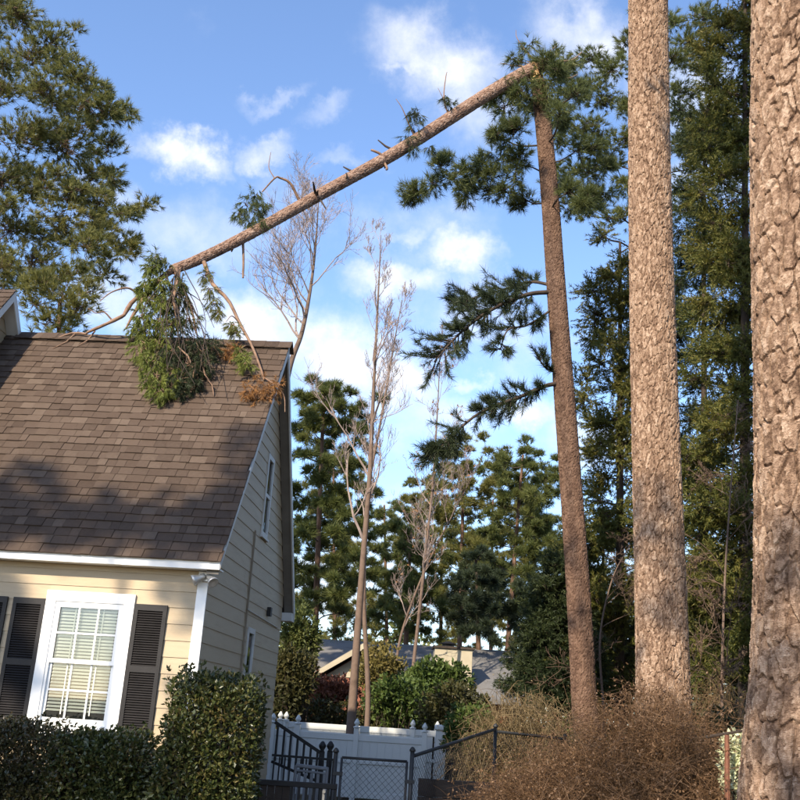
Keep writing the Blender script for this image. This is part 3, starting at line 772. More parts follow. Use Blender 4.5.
def rp(x, y, l):
    p = roof_at(x, y, l); return p
rl = [np.vstack([spline([at(178, 267, 14.3), at(160, 279, 14.2), at(148, 292, 14.2)], 6), spline([at(146, 294, 14.18), at(133, 301, 14.1), at(124, 315, 14.05)], 6)[0:], spline([at(121, 317, 14.0), at(104, 325, 13.98), rp(88, 332, .10)], 6), spline([rp(86, 334, .09), rp(72, 333, .07), rp(58, 338, .04)], 5)])]
brs = [(rl[0] - fo, np.linspace(.050, .013, len(rl[0])) * (1 + .12 * np.sin(np.arange(len(rl[0])) * 2.1)), 9),
       (np.array([rp(95, 331, .10), rp(88, 340, .05), rp(78, 346, .03)]) - fo, np.array([.014, .010, .005]), 5), (np.array([rp(76, 333, .07), rp(66, 342, .04), rp(52, 349, .02)]) - fo, np.array([.012, .009, .005]), 5), fpath([(112, 320, 14.0), (104, 312, 13.95), (96, 313, 13.9), (88, 308, 13.9)], .014, .004),
       fpath([(140, 296, 14.15), (128, 288, 14.0), (112, 292, 13.9), (100, 301, 13.9)], .02, .006),
       fpath([(150, 288, 14.2), (135, 312, 14.1), (126, 328, 14.0)], .045, .012),
       fpath([(176, 268, 14.3), (177, 280, 14.1), (174, 298, 13.9), (176, 316, 13.75)], .04, .012),
       fpath([(180, 268, 14.3), (176, 290, 14.0), (163, 310, 13.8), (156, 330, 13.7)], .022, .006),
       fpath([(176, 275, 14.2), (190, 305, 14.0), (197, 335, 13.8)], .03, .012),
       fpath([(204, 262, 14.5), (212, 283, 14.3), (228, 300, 14.15), (240, 324, 14.0), (252, 346, 13.75), (262, 372, 13.5), (264, 380, 13.45)], .036, .012),
       fpath([(262, 376, 13.5), (276, 386, 13.2), (284, 396, 13.1), (285, 412, 13.0)], .012, .005),
       fpath([(240, 324, 14.0), (232, 316, 13.9), (226, 322, 13.85)], .012, .004),
       (np.array([rp(196, 340, .25), rp(205, 375, .15), rp(212, 385, .1), rp(214, 396, .04)]) - fo, np.array([.012, .012, .01, .006]), 5),
       (np.array([rp(178, 347, .35), rp(188, 356, .3), rp(194, 370, .22), rp(193, 378, .15)]) - fo, np.array([.014, .013, .012, .008]), 5),
       fpath([(302, 206, 15.6), (297, 196, 15.5), (290, 183, 15.4), (280, 178, 15.35), (275, 178, 15.3), (262, 192, 15.3)], .03, .012),
       fpath([(275, 179, 15.3), (269, 168, 15.3), (270, 157, 15.35), (271, 152, 15.35)], .010, .004),
       fpath([(243, 240, 15.0), (243.5, 262, 15.0), (243, 278, 15.0)], .022, .016),
       fpath([(380, 163, 16.3), (381, 155, 16.25), (374, 151, 16.2), (371, 150, 16.2)], .03, .02),
       fpath([(383, 160, 16.3), (387, 168, 16.2), (386, 170, 16.2)], .025, .02),
       fpath([(450, 117, 17.0), (445, 105, 16.9), (444, 92, 16.9), (446, 76, 16.95), (447, 72, 16.95)], .018, .006),
       fpath([(447, 105, 16.9), (442, 96, 16.8), (438, 88, 16.8)], .010, .004),
       fpath([(415, 138, 16.6), (408, 122, 16.5), (402, 108, 16.4), (396, 99, 16.4)], .016, .005),
       fpath([(545, 70, 18), (535, 60, 17.9), (525, 50, 17.8), (517, 38, 17.8), (516, 30, 17.8)], .02, .005),
       fpath([(540, 66, 18), (522, 62, 17.8), (510, 54, 17.7)], .014, .004), fpath([(535, 68, 18), (515, 66, 17.8), (500, 63, 17.7)], .012, .004),
       fpath([(541, 66, 18), (556, 62, 18), (572, 60, 18.1), (582, 52, 18.2)], .035, .008), fpath([(545, 66, 18), (556, 74, 17.9), (568, 78, 17.9), (578, 74, 17.9)], .022, .006), fpath([(540, 70, 17.9), (548, 54, 17.8), (556, 46, 17.8)], .016, .004)]
for b_ in brs: link('branch', tubes_mesh('branch', [b_], MT['limbred']), fall)
brs = []; rng = np.random.default_rng(8)
for i in range(40):                                            # fine dead twigs tangled at the tip
    s = at(172 + rng.uniform(-8, 14), 275 + rng.uniform(-8, 25), 14.1); e = rp(170 + rng.uniform(-25, 45), 345 + rng.uniform(-25, 40), rng.uniform(.1, .5))
    m = (s + e) / 2 + rng.normal(size=3) * .16; brs.append((spline([s, m, e], 8) - fo, np.linspace(.009, .004, 8), 4))
link('twigs', tubes_mesh('twigs', brs, MT['limbdark']), fall)['kind'] = 'stuff'
st = [fpath([(318, 196, 15.65), (323, 204, 15.5), (326, 209, 15.5)], .02, .01, 6), fpath([(225, 246, 14.8), (222, 252, 14.75), (222, 254, 14.7)], .02, .012, 6),
      fpath([(345, 183, 15.9), (347, 176, 15.8), (346, 173, 15.8)], .02, .012, 6)]
rg = np.random.default_rng(19); FT = spline(FP, 100)
for i in range(11):                                            # short broken knots along the stem
    k_ = rg.integers(6, 96); d_ = nrm(np.cross(FT[k_ + 1] - FT[k_], rg.normal(size=3))); d_ = nrm(d_ + (FT[min(99, k_ + 2)] - FT[k_]) * 1.5); L_ = rg.uniform(.16, .42)
    st.append((np.array([FT[k_], FT[k_] + d_ * L_ * .6, FT[k_] + d_ * L_ + np.array([0, 0, rg.uniform(-.04, .06)])]) - fo, np.array([.03, .022, .012]), 6))
dz = nrm(FP[0] - FP[1]); tw_ = []
for i in range(22):                                            # torn end of the fallen stem
    of = rg.normal(size=3); of = nrm(of - dz * (of @ dz)) * rg.uniform(.02, .13); tw_.append((np.array([FP[0] + of - dz * .15, FP[0] + of * 1.1 + dz * rg.uniform(.08, .45)]) - fo, [.035, .004], 4))
link('torn_end', tubes_mesh('torn_end', tw_, MT['rawwood'], smooth=False), fall)['kind'] = 'stuff'
for b_ in st: link('stub', tubes_mesh('stub', [b_], MT['limbdark']), fall)


def spray(root, name, clumps, mat, seed, nt, k=26, L=.10, Wd=.014, droop=.6, flat=1.0, leaf=False, twigs=True, tm='limbred', spread=1.0):
    rng = np.random.default_rng(seed); PP = []; DD = []; tw = []; o = np.array(root.location)
    for c, r in clumps:
        u = nrm(rng.normal(size=(nt, 3))); q = c + u * (r * rng.random(nt) ** .5)[:, None] * np.array([1, 1, flat]); PP.append(q)
        DD.append(nrm(u * .7 + rng.normal(size=(nt, 3)) * .4 + np.array([0, 0, -droop])))
        if twigs:
            for m in range(0, nt, 3): tw.append((np.array([c + rng.normal(size=3) * r * .2, (c + q[m]) / 2 + rng.normal(size=3) * .02, q[m]]) - o, [.007, .005, .003], 3))
    if tw: link(name + '_twigs', tubes_mesh(name + '_twigs', tw, MT[tm]), root)['kind'] = 'stuff'
    V, F = foliage(np.concatenate(PP), np.concatenate(DD), k, L, Wd, spread, .1, rng, leaf, droop * .5); return link(name, mesh_np(name, V - o, [F], mat), root)


def pc(lst): return [(at(x, y, Y), r * Y / 1000) for x, y, r, Y in lst]
def rc(lst): return [(rp(x, y, l), r * 1.15 * 13.4 / 1000) for x, y, r, l in lst]


spray(fall, 'green_spray', pc([(152, 268, 9, 14.0), (145, 285, 9, 13.9), (148, 300, 11, 13.85), (143, 316, 10, 13.8), (158, 282, 10, 13.9), (162, 305, 10, 13.8), (156, 322, 11, 13.75), (170, 325, 9, 13.7)]) +
      rc([(146, 333, 11, .30), (143, 348, 11, .26), (150, 362, 11, .24), (156, 378, 12, .22), (162, 392, 9, .16), (172, 372, 9, .18), (160, 345, 9, .3), (137, 330, 8, .2), (170, 386, 8, .12)]), MT['hang'], 61, 40, 34, .085, .009, .9)
spray(fall, 'grey_spray', pc([(155, 258, 8, 14.1), (163, 262, 8, 14.1), (160, 290, 9, 14.0), (172, 300, 9, 13.9), (178, 318, 9, 13.85), (185, 300, 7, 13.95), (190, 320, 9, 13.85), (182, 284, 7, 14.0)]), MT['n_mid'], 62, 22, 18, .13, .010, .8)
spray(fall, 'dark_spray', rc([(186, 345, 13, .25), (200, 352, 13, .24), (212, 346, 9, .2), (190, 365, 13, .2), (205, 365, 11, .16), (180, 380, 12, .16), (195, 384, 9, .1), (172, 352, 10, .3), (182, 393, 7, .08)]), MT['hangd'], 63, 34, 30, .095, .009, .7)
spray(fall, 'small_spray', pc([(205, 275, 6, 14.3), (209, 290, 7, 14.2), (214, 303, 7, 14.15), (219, 312, 5, 14.1), (232, 325, 6, 13.95), (236, 332, 5, 13.9)]), MT['n_left'], 64, 22, 24, .09, .008, .8)
spray(fall, 'green_tip', rc([(244, 356, 6, .25), (247, 364, 6, .22), (242, 350, 5, .25)]), MT['hang'], 65, 24, 26, .075, .008, .8)
spray(fall, 'dead_spray', rc([(262, 384, 9, .2), (252, 388, 8, .16), (268, 392, 9, .14), (258, 396, 8, .1), (246, 393, 6, .1), (277, 386, 5, .2), (236, 350, 5, .2), (228, 352, 4, .15)]), MT['dead'], 66, 18, 22, .08, .007, .5)
spray(fall, 'top_tuft', pc([(255, 195, 9, 15.3), (247, 205, 10, 15.25), (255, 212, 10, 15.2), (262, 205, 7, 15.2), (240, 214, 8, 15.2), (250, 224, 6, 15.1), (262, 222, 5, 15.1)]), MT['n_mid'], 67, 20, 26, .14, .008, .9, tm='limb')
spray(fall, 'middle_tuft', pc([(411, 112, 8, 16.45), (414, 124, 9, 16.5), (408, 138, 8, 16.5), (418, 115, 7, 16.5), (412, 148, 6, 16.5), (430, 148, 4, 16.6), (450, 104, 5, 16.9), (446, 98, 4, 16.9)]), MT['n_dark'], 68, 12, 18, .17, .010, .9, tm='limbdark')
spray(fall, 'break_tuft', pc([(530, 45, 8, 17.85), (522, 55, 7, 17.8), (512, 60, 6, 17.8), (540, 58, 8, 17.9), (505, 85, 9, 17.6), (515, 95, 10, 17.6), (528, 80, 10, 17.6), (565, 62, 8, 18), (575, 66, 8, 18.1), (540, 74, 9, 17.75), (549, 84, 9, 17.75), (533, 96, 9, 17.7), (520, 104, 8, 17.7), (556, 72, 9, 17.8), (542, 62, 8, 17.8), (548, 100, 8, 17.8)]), MT['n_mid'], 69, 20, 18, .2, .011, .4, tm='limbdark')

# --- pine behind the upper block, left
YL = 23.0
cl = px_clumps(scatter([(12, -18, 34), (-20, 5, 40), (22, 18, 30), (52, 42, 26), (78, 78, 26), (32, 58, 34), (2, 90, 36), (88, 104, 26), (108, 110, 22), (62, 108, 32), (128, 112, 12), (20, 135, 36), (66, 148, 34), (108, 148, 22),
                (94, 178, 26), (40, 185, 36), (112, 178, 16), (0, 180, 40), (98, 206, 24), (146, 205, 13), (128, 214, 13), (60, 222, 32), (12, 228, 36), (88, 246, 28), (118, 250, 18), (34, 262, 32), (68, 276, 24), (106, 272, 16), (128, 240, 14), (4, 268, 30), (98, 222, 22), (45, 90, 28), (70, 190, 26)], 3, 55, .75, .28, .55), YL, 1.8, 5, .6)
simple_tree('pine_tree', 'dense green pine crown behind the upper gable at left', 'tree', [at(-75, 700, YL), at(-60, 330, YL), at(-48, 100, YL), at(-35, -120, YL)], .30, .10, cl, MT['n_left'], MT['bark2'], MT['limb'], 71,
            nt=135, k=30, L=.20, Wd=.015, spread=.95, limb_r=.06, up=.3, fill=.5, droop=.05)
# smaller yellow-green pine peeping over the ridge
cl = px_clumps([(40, 306, 20), (62, 298, 20), (80, 308, 18), (52, 322, 16), (72, 318, 14), (30, 295, 18), (88, 292, 13), (42, 285, 16), (65, 335, 20), (45, 345, 20)], 19.0, .8, 6, .8)
simple_tree('pine_tree', 'low yellow-green pine peeping over the roof ridge', 'tree', [at(55, 620, 19), at(57, 420, 19), at(60, 300, 19)], .12, .04, cl, MT['n_fary'], MT['bark2'], MT['limb'], 72, nt=-34, k=26, L=.2, Wd=.014, limb_r=.03)

# --- pine behind the foreground trunk
YR = 28.0
cl = px_clumps(scatter([(670, 20, 16), (685, 60, 18), (676, 112, 16), (682, 150, 16), (562, 66, 20), (588, 58, 22), (612, 70, 22), (575, 92, 24), (602, 100, 22), (626, 108, 18), (555, 112, 18), (590, 128, 24), (622, 140, 22), (560, 140, 20), (606, 162, 22), (575, 172, 22), (555, 182, 18), (628, 185, 22),
                (596, 200, 24), (570, 210, 18), (622, 218, 18), (690, 42, 22), (682, 92, 18), (700, 128, 20), (704, 16, 20), (688, 170, 18), (690, 210, 18), (650, 40, 26), (655, 90, 26), (655, 150, 26), (650, 200, 24), (672, 60, 16), (640, 15, 14)], 2, 57, .8, .3, .6), YR, 2.0, 7, .6)
simple_tree('pine_tree', 'open-crowned pine behind the thick straight trunk', 'tree', [at(672, 700, YR), at(662, 400, YR), at(656, 200, YR), at(652, 20, YR)], .26, .07, cl, MT['n_far'], MT['bark2'], MT['limbdark'], 73,
            nt=120, k=26, L=.22, Wd=.016, spread=.95, limb_r=.06, up=.35, fill=.5)

# --- evergreen cedars on the right
def cedar(label, Y, x0, ytop, ybot, hw_top, hw_bot, n, seed, mat, group=None, rpx=(12, 22), lean=0, nt=-44, k=38):
    rng = np.random.default_rng(seed); lst = []
    for i in range(n):
        v = rng.random() ** .9; w = hw_top + (hw_bot - hw_top) * v
        lst.append((x0 + lean * (1 - v) + rng.uniform(-1, 1) * w, ytop + (ybot - ytop) * v, rng.uniform(*rpx) * (.6 + .5 * v), rng.uniform(-1, 1) * w * Y / 1000 * .8))
    cl = px_clumps(lst, Y, .3, seed, .65)
    return simple_tree('cedar_tree', label, 'tree', [at(x0, 730, Y), at(x0 + lean * .5, (ytop + 720) / 2, Y), at(x0 + lean, ytop + 10, Y)], .16, .03, cl, mat, MT['limbdark'], MT['limbdark'], seed, group,
                       nt=nt, k=k, L=.095, Wd=.017, spread=1.2, ax=.30, limb_r=.03, rise=.15, up=.1, droop=.15, fill=.6, twr=.006)


cedar('bronze-green cedar between the snapped pine and the straight trunk', 21, 620, 232, 700, 26, 62, 150, 81, MT['cedar'])
cedar('tall shadowy cedar filling the gap beside the massive trunk', 17, 745, -60, 700, 38, 66, 210, 82, MT['cedar'], rpx=(13, 24))
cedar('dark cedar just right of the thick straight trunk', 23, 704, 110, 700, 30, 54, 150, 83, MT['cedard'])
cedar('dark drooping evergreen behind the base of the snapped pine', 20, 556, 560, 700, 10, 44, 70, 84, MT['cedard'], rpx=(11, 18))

# --- pines in the distance
def far_pine(label, Y, x0, lean, ytop, lst, seed, mat, r=.16, jit=2.0, nt=-26, k=22):
    rg = np.random.default_rng(seed + 7); more = []
    for c in lst:
        for q in range(8): more.append((c[0] + rg.normal() * c[2] * 1.0, c[1] + rg.normal() * c[2] * .75, c[2] * rg.uniform(.25, .55)))
    cl = px_clumps(more, Y, jit, seed, .62)
    return simple_tree('pine_tree', label, 'tree', [at(x0, 715, Y), at(x0 + lean * .5, (ytop + 700) / 2, Y), at(x0 + lean, ytop, Y)], r, .05, cl, mat, MT['bark2'], MT['limbdark'], seed, 'distant pines',
                       nt=nt, k=k, L=.26, Wd=.024, spread=1.15, limb_r=.045, up=.4, twr=.010, twig_every=4, fill=.7)


far_pine('dark pine close behind the shaded gable wall', 32, 312, 12, 395, [(328, 394, 14), (316, 405, 14), (345, 408, 14), (308, 425, 14), (352, 432, 13), (330, 428, 16), (312, 452, 16), (345, 458, 16), (328, 475, 16), (310, 490, 15), (352, 492, 14), (338, 512, 16), (314, 522, 16), (350, 535, 14), (325, 548, 16), (308, 565, 15), (342, 568, 16),
         (320, 592, 15), (348, 598, 12), (305, 612, 14), (300, 540, 12)], 91, MT['n_far'], nt=-26)
far_pine('yellowish round-topped pine above the cream chimney', 42, 458, 6, 462, [(452, 462, 17), (476, 458, 17), (440, 482, 17), (466, 486, 20), (492, 480, 14), (450, 508, 20), (478, 515, 19), (432, 512, 14), (440, 538, 18), (468, 545, 20), (490, 548, 14), (452, 570, 18), (480, 580, 16), (436, 578, 14), (465, 605, 14)], 92, MT['n_fary'])
far_pine('bright green pine left of the snapped trunk', 40, 503, 20, 455, [(520, 460, 13), (538, 466, 13), (508, 472, 13), (550, 486, 11), (528, 488, 16), (506, 496, 15), (545, 508, 13), (522, 518, 16), (500, 526, 14), (548, 530, 10), (535, 545, 14), (510, 550, 15), (498, 572, 13), (528, 572, 13), (515, 598, 13), (545, 565, 9)], 93, MT['n_far'])
far_pine('slim dark pine above the grey roof of the neighbour', 38, 403, 8, 530, [(412, 528, 10), (400, 545, 12), (420, 552, 12), (408, 570, 13), (392, 580, 11), (425, 582, 12), (410, 600, 14), (430, 608, 12), (395, 612, 10), (418, 622, 10)], 94, MT['n_far'])
far_pine('small dark pine between the chimney and the snapped trunk', 36, 480, -4, 560, [(478, 562, 10), (490, 580, 12), (470, 588, 12), (484, 602, 14), (500, 612, 12), (468, 615, 12), (490, 628, 10), (525, 615, 12), (535, 600, 12)], 95, MT['n_dark'])  # dark by its needle colour
far_pine('far pine beyond the cedars, with yellowish needles', 46, 600, 4, 520, [(592, 530, 14), (612, 538, 14), (578, 545, 14), (600, 560, 18), (572, 572, 16), (618, 575, 16), (590, 592, 20), (565, 605, 16), (610, 612, 20), (580, 630, 18), (555, 560, 10), (548, 600, 12)], 96, MT['n_fary'])  # yellow lies in the needle colour


for lb, Y, x0, top, sd, mt, sp in (('tall hazy pine right of the slender bare stem, far off', 52, 388, 505, 97, 'n_far', 22), ('far pine behind the yellowish round-topped one', 55, 440, 485, 98, 'n_far', 26),
                               ('far pine half hidden behind the bright green one', 54, 530, 490, 99, 'n_fary', 24), ('far pine low behind the shaded gable', 50, 335, 455, 100, 'n_fary', 22), ('far pine over the right end of the grey roof', 53, 490, 500, 106, 'n_fary', 22)):
    rg = np.random.default_rng(sd * 3)
    far_pine(lb, Y, x0, rg.normal() * 6, top, [(x0 + rg.normal() * sp * (.45 + .55 * v), top + (640 - top) * v, rg.uniform(9, 15)) for v in np.linspace(.03, 1, 16)], sd, MT[mt], nt=-22)

# --- bare trees
def bare_tree(label, Y, keys, r0, r1, seed, spread, nlimb, tstart, leafy=0, px_len=60, upb=.9, twigs=7, tm='twig'):
    rng = np.random.default_rng(seed); K = np.array([at(x, y, Y) for x, y in keys]); b = to_ground(K[0]); K = np.vstack([b, K])
    root = thing('bare_tree', label, 'tree', b); o = np.array(root.location); T = spline(K, 80); R = np.linspace(r0, r1, 80)
    link('trunk', tubes_mesh('trunk', [(T - o, R, 10)], MT['shadebark']), root)
    paths = []; tips = []
    def grow(p, d, L, r, lev):
        n = 7; pts = [p]; q = p.copy(); dd = d.copy()
        for i in range(n):
            dd = nrm(dd + rng.normal(size=3) * .13 + np.array([0, 0, .10 * upb])); q = q + dd * L / n; pts.append(q.copy())
        pts = np.array(pts); paths.append((pts - o, np.linspace(r, max(.0035, r * .25), n + 1), 5 if lev < 2 else 3))
        if lev < 3:
            m = (twigs, 5, 3)[lev] if lev < 3 else 0
            for i in range(m):
                t = rng.uniform(.25, 1.0); s = pts[min(n, int(t * n))]; sd = nrm(np.cross(dd, rng.normal(size=3)))
                grow(s, nrm(dd * .75 + sd * .65 + np.array([0, 0, .25 * upb])), L * rng.uniform(.35, .6), max(.004, r * .45), lev + 1)
        else: tips.append(pts[-1])
    LM = px_len * Y / 1000
    for i in range(nlimb):
        t = tstart + (1 - tstart) * (i + rng.random()) / nlimb; p = T[min(79, int(t * 79))]; a = rng.uniform(0, 6.283)
        grow(p, nrm(np.array([math.cos(a) * spread, math.sin(a) * spread, .9])), LM * (1.15 - .75 * (t - tstart) / (1 - tstart)) * rng.uniform(.7, 1.1), R[min(79, int(t * 79))] * .5, 0)
    link('branches', tubes_mesh('branches', paths, MT[tm], smooth=False), root)
    if leafy and tips:
        tp = np.array(tips); tp = tp[rng.random(len(tp)) < leafy]
        V, F = foliage(tp, rng.normal(size=tp.shape), 2, .09, .06, 1.5, .05, rng, True); link('dry_leaves', mesh_np('dry_leaves', V - o, [F], MT['dead']), root)
    return root


bare_tree('pale bare tree spreading above the gable end of the roof', 26, [(262, 700), (272, 480), (288, 375), (302, 332), (311, 285), (316, 240), (319, 192)], .13, .010, 101, .95, 18, .52, 0, 108, .65, 6)
bare_tree('slender bare tree with pale stem in front of the grey roof', 21, [(352, 712), (357, 640), (363, 560), (370, 470), (374, 380), (378, 300), (381, 235)], .105, .007, 102, .42, 14, .46, 0, 86, 1.0, 4)
bare_tree('second bare stem leaning beside the slender pale tree', 23.5, [(368, 700), (364, 600), (367, 500), (381, 420), (393, 350), (402, 300)], .07, .008, 103, .5, 13, .45, 0, 66, 1.0, 5)
bare_tree('thin twiggy bare tree left of the distant yellowish pine', 30, [(410, 700), (425, 560), (433, 480), (438, 400), (440, 345)], .07, .006, 104, .6, 13, .35, .12, 62, .8, 6)
bare_tree('crooked bare tree arching in front of the distant pines', 31, [(395, 700), (400, 640), (425, 570), (455, 510), (476, 470)], .06, .010, 105, .55, 10, .4, .1, 55, .8, 5)


bare_tree('thin tangle of brown branches between the two thick trunks', 15.5, [(722, 720), (724, 600), (730, 500), (738, 400)], .03, .008, 107, 1.6, 18, .10, 0, 80, .05, 5, 'limb')
bare_tree('bent bare sapling left of the thick straight trunk', 19, [(604, 720), (600, 640), (612, 580), (630, 545)], .03, .008, 108, 1.5, 10, .3, 0, 55, .1, 4, 'limb')

# ------------------------------------------------------------------ shrubs and hedges
def leaf_box(name, label, cat, corners_px, Y0, Y1, ztop, mat, seed, n, L=.06, Wd=.032, rounding=.10, k=3, group=None, ragged=.07):
    rng = np.random.default_rng(seed); (xa, xb) = corners_px
    x0 = at(xa, 760, (Y0 + Y1) / 2)[0]; x1 = at(xb, 760, (Y0 + Y1) / 2)[0]
    root = thing(name, label, cat, ((x0 + x1) / 2, (Y0 + Y1) / 2, 0), 0, group); o = np.array(root.location)
    hx, hy = (x1 - x0) / 2, (Y1 - Y0) / 2
    p = rng.uniform(-1, 1, size=(n, 3)); p[:, 2] = rng.uniform(-1, 1, n)
    s = rng.random(n) < .6                                       # most leaves in the clipped outer shell
    q = np.abs(p); ax = np.argmax(q, 1); i = np.arange(n)
    p[i[s], ax[s]] = np.sign(p[i[s], ax[s]]) * (1 - rng.random(s.sum()) ** 2 * .18)
    nn = np.sign(p) * np.abs(p) ** 6; nn = nrm(nn + 1e-4)
    # round the edges and let the outline wander
    ex = np.abs(p) ** 8; f = 1 - rounding * np.clip((ex.sum(1) - 1), 0, 2)
    P = p * f[:, None]; bump = 1 + ragged * (np.sin(P[:, 0] * 5 * hx + seed) * np.cos(P[:, 2] * 4 + 1) + .6 * np.sin(P[:, 0] * 13 * hx + P[:, 1] * 7)) + ragged * .5 * rng.normal(size=n)
    Wp = np.stack([P[:, 0] * hx, P[:, 1] * hy, (P[:, 2] * .5 + .5) * ztop], 1) * bump[:, None]
    D = nrm(nn + np.array([0, 0, .5]) + rng.normal(size=(n, 3)) * .5)
    for j in range(46):                                          # stray shoots standing out of the clipped face
        b_ = Wp[rng.integers(n)]; dr = nrm(np.array([rng.normal() * .4, rng.normal() * .4 - .2, 1.0])); m_ = rng.integers(4, 9); tt = np.linspace(0, rng.uniform(.06, .17), m_)[:, None]
        if b_[2] > ztop * .8 and abs(b_[0]) < hx * .9: Wp = np.vstack([Wp, b_ + dr * tt]); D = np.vstack([D, np.repeat(dr[None], m_, 0) + rng.normal(size=(m_, 3)) * .5])
    V, F = foliage(Wp, D, k, L, Wd, 1.15, .03, rng, True); link('leaves', mesh_np('leaves', V, [F], mat), root)
    tw = []
    for j in range(90):
        b = np.array([rng.uniform(-.5, .5) * hx, rng.uniform(-.5, .5) * hy, 0]); e = Wp[rng.integers(n)]
        tw.append((np.array([b, (b + e) / 2 + rng.normal(size=3) * .05, e]), [.012, .008, .004], 4))
    link('stems', tubes_mesh('stems', tw, MT['limbdark']), root)
    return root


leaf_box('boxwood_shrub', 'tall square-clipped shrub at the corner of the house', 'shrub', (167, 254), 10.35, 11.25, 1.80, MT['boxleaf'], 111, 11000, .062, .030, .06, 3)
leaf_box('hedge', 'low clipped green hedge under the shuttered window', 'hedge', (60, 152), 10.5, 11.3, 1.20, MT['boxleaf'], 112, 12000, .055, .028, .07, 3)
leaf_box('hedge', 'low bronze-tinged hedge at the left edge', 'hedge', (-75, 66), 10.45, 11.25, 1.235, MT['hedgered'], 113, 14000, .052, .026, .07, 3)


def blob_shrub(name, label, cat, c_px, Y, rx, rz, mat, seed, n, L=.10, Wd=.05, k=3, leaf=True, group=None, arch=0.):
    rng = np.random.default_rng(seed); c = at(*c_px, Y); root = thing(name, label, cat, to_ground(c), 0, group); o = np.array(root.location)
    rxm, rzm = rx * Y / 1000, rz * Y / 1000
    cc = []
    for i in range(14):
        u = nrm(rng.normal(size=3)); cc.append(c + u * np.array([rxm, rxm * .8, rzm]) * .62)
    cc = np.array(cc); i = rng.integers(0, 14, n); u = nrm(rng.normal(size=(n, 3))); r = rng.random(n) ** .45
    P = cc[i] + u * r[:, None] * np.array([rxm, rxm, rzm]) * .45
    D = nrm(u + rng.normal(size=(n, 3)) * .5 + np.array([0, 0, .3]))
    V, F = foliage(P, D, k, L, Wd, 1.1, .06, rng, leaf); link('leaves', mesh_np('leaves', V - o, [F], mat), root)
    tw = []
    for j in range(70):
        b = o + np.array([rng.normal() * .15, rng.normal() * .15, 0]); e = P[rng.integers(n)]; tw.append((np.array([b, (b + e) / 2 + rng.normal(size=3) * .12, e]) - o, [.02, .012, .004], 4))
    link('stems', tubes_mesh('stems', tw, MT['limbdark']), root)
    return root


blob_shrub('evergreen_shrub', 'bright green shrub in front of the cream chimney', 'shrub', (436, 696), 27, 40, 33, MT['shrubg'], 121, 2600, .16, .07)
blob_shrub('evergreen_shrub', 'dark green shrub behind the white fence at its middle', 'shrub', (400, 702), 25, 32, 26, MT['shrubg'], 122, 1800, .14, .06)
blob_shrub('flowering_shrub', 'reddish-leaved shrub beside the slender bare stem', 'shrub', (326, 700), 28, 34, 24, MT['shrubr'], 123, 1500, .15, .06)
blob_shrub('evergreen_shrub', 'olive shrub between the house corner and the red shrub', 'shrub', (292, 690), 25, 24, 44, MT['under'], 124, 2000, .14, .06)
blob_shrub('evergreen_shrub', 'mottled shrub climbing the house corner above the fence', 'shrub', (300, 640), 26, 20, 34, MT['n_far'], 125, 1400, .14, .05)
blob_shrub('evergreen_shrub', 'yellow-leaved shrub under the small gable of the neighbour', 'shrub', (378, 672), 28, 26, 30, MT['shruby'], 126, 1100, .15, .06)
blob_shrub('evergreen_shrub', 'green shrub at the end of the white fence', 'shrub', (470, 735), 19, 26, 30, MT['shrubg'], 127, 1500, .11, .05)
blob_shrub('evergreen_shrub', 'shaded shrub behind the right end of the fence', 'shrub', (455, 712), 22, 34, 30, MT['under'], 128, 1800, .12, .05)
blob_shrub('evergreen_shrub', 'yellow shrub lit by sun beside the steel corner post', 'shrub', (500, 770), 17, 30, 26, MT['shruby'], 129, 1200, .09, .04)


def twig_mound(name, label, cat, cx, ybase, Y, rx, h, mat, seed, n, droop, leafn=0, r=.003, group=None, wl=.5):
    """arching thin stems springing from the ground"""
    rng = np.random.default_rng(seed); c = at(cx, ybase, Y); b0 = to_ground(c); root = thing(name, label, cat, b0, 0, group); o = np.array(root.location); R = rx * Y / 1000
    paths = []; tips = []
    for i in range(n):
        a = rng.uniform(0, 6.283); q = rng.random() ** .6; hh = h * (1 - .55 * q * q) * rng.uniform(.55, 1.05)
        b = np.array([math.cos(a), math.sin(a) * .7, 0]) * R * q * .85
        t = b + np.array([math.cos(a) * wl * q + rng.normal() * .15, math.sin(a) * wl * q + rng.normal() * .15, hh]); m = b * .75 + t * .25 + np.array([0, 0, hh * .45])
        e = t + np.array([rng.normal() * .3, rng.normal() * .3, -droop * rng.random()])
        p = spline([b, m, t, e], 7); paths.append((p, np.linspace(r * 1.4, r * .6, 7), 3)); tips.append(p[2:])
        for s in range(3):
            j = rng.integers(2, 7); d = rng.normal(size=3) * .16 + np.array([0, 0, .08]); paths.append((np.array([p[j], p[j] + d * .6, p[j] + d + np.array([0, 0, -droop * .1])]), [r * .8, r * .6, r * .4], 3)); tips.append((p[j] + d)[None])
    link('stems', tubes_mesh('stems', paths, mat, smooth=False), root)
    if leafn:
        tp = np.concatenate(tips); tp = tp[rng.integers(0, len(tp), leafn)] + rng.normal(size=(leafn, 3)) * .03
        V, F = foliage(tp, rng.normal(size=tp.shape) + np.array([0, 0, .3]), 2, .034, .016, 1.4, .02, rng, True); link('leaves', mesh_np('leaves', V, [F], mat), root)
    return root


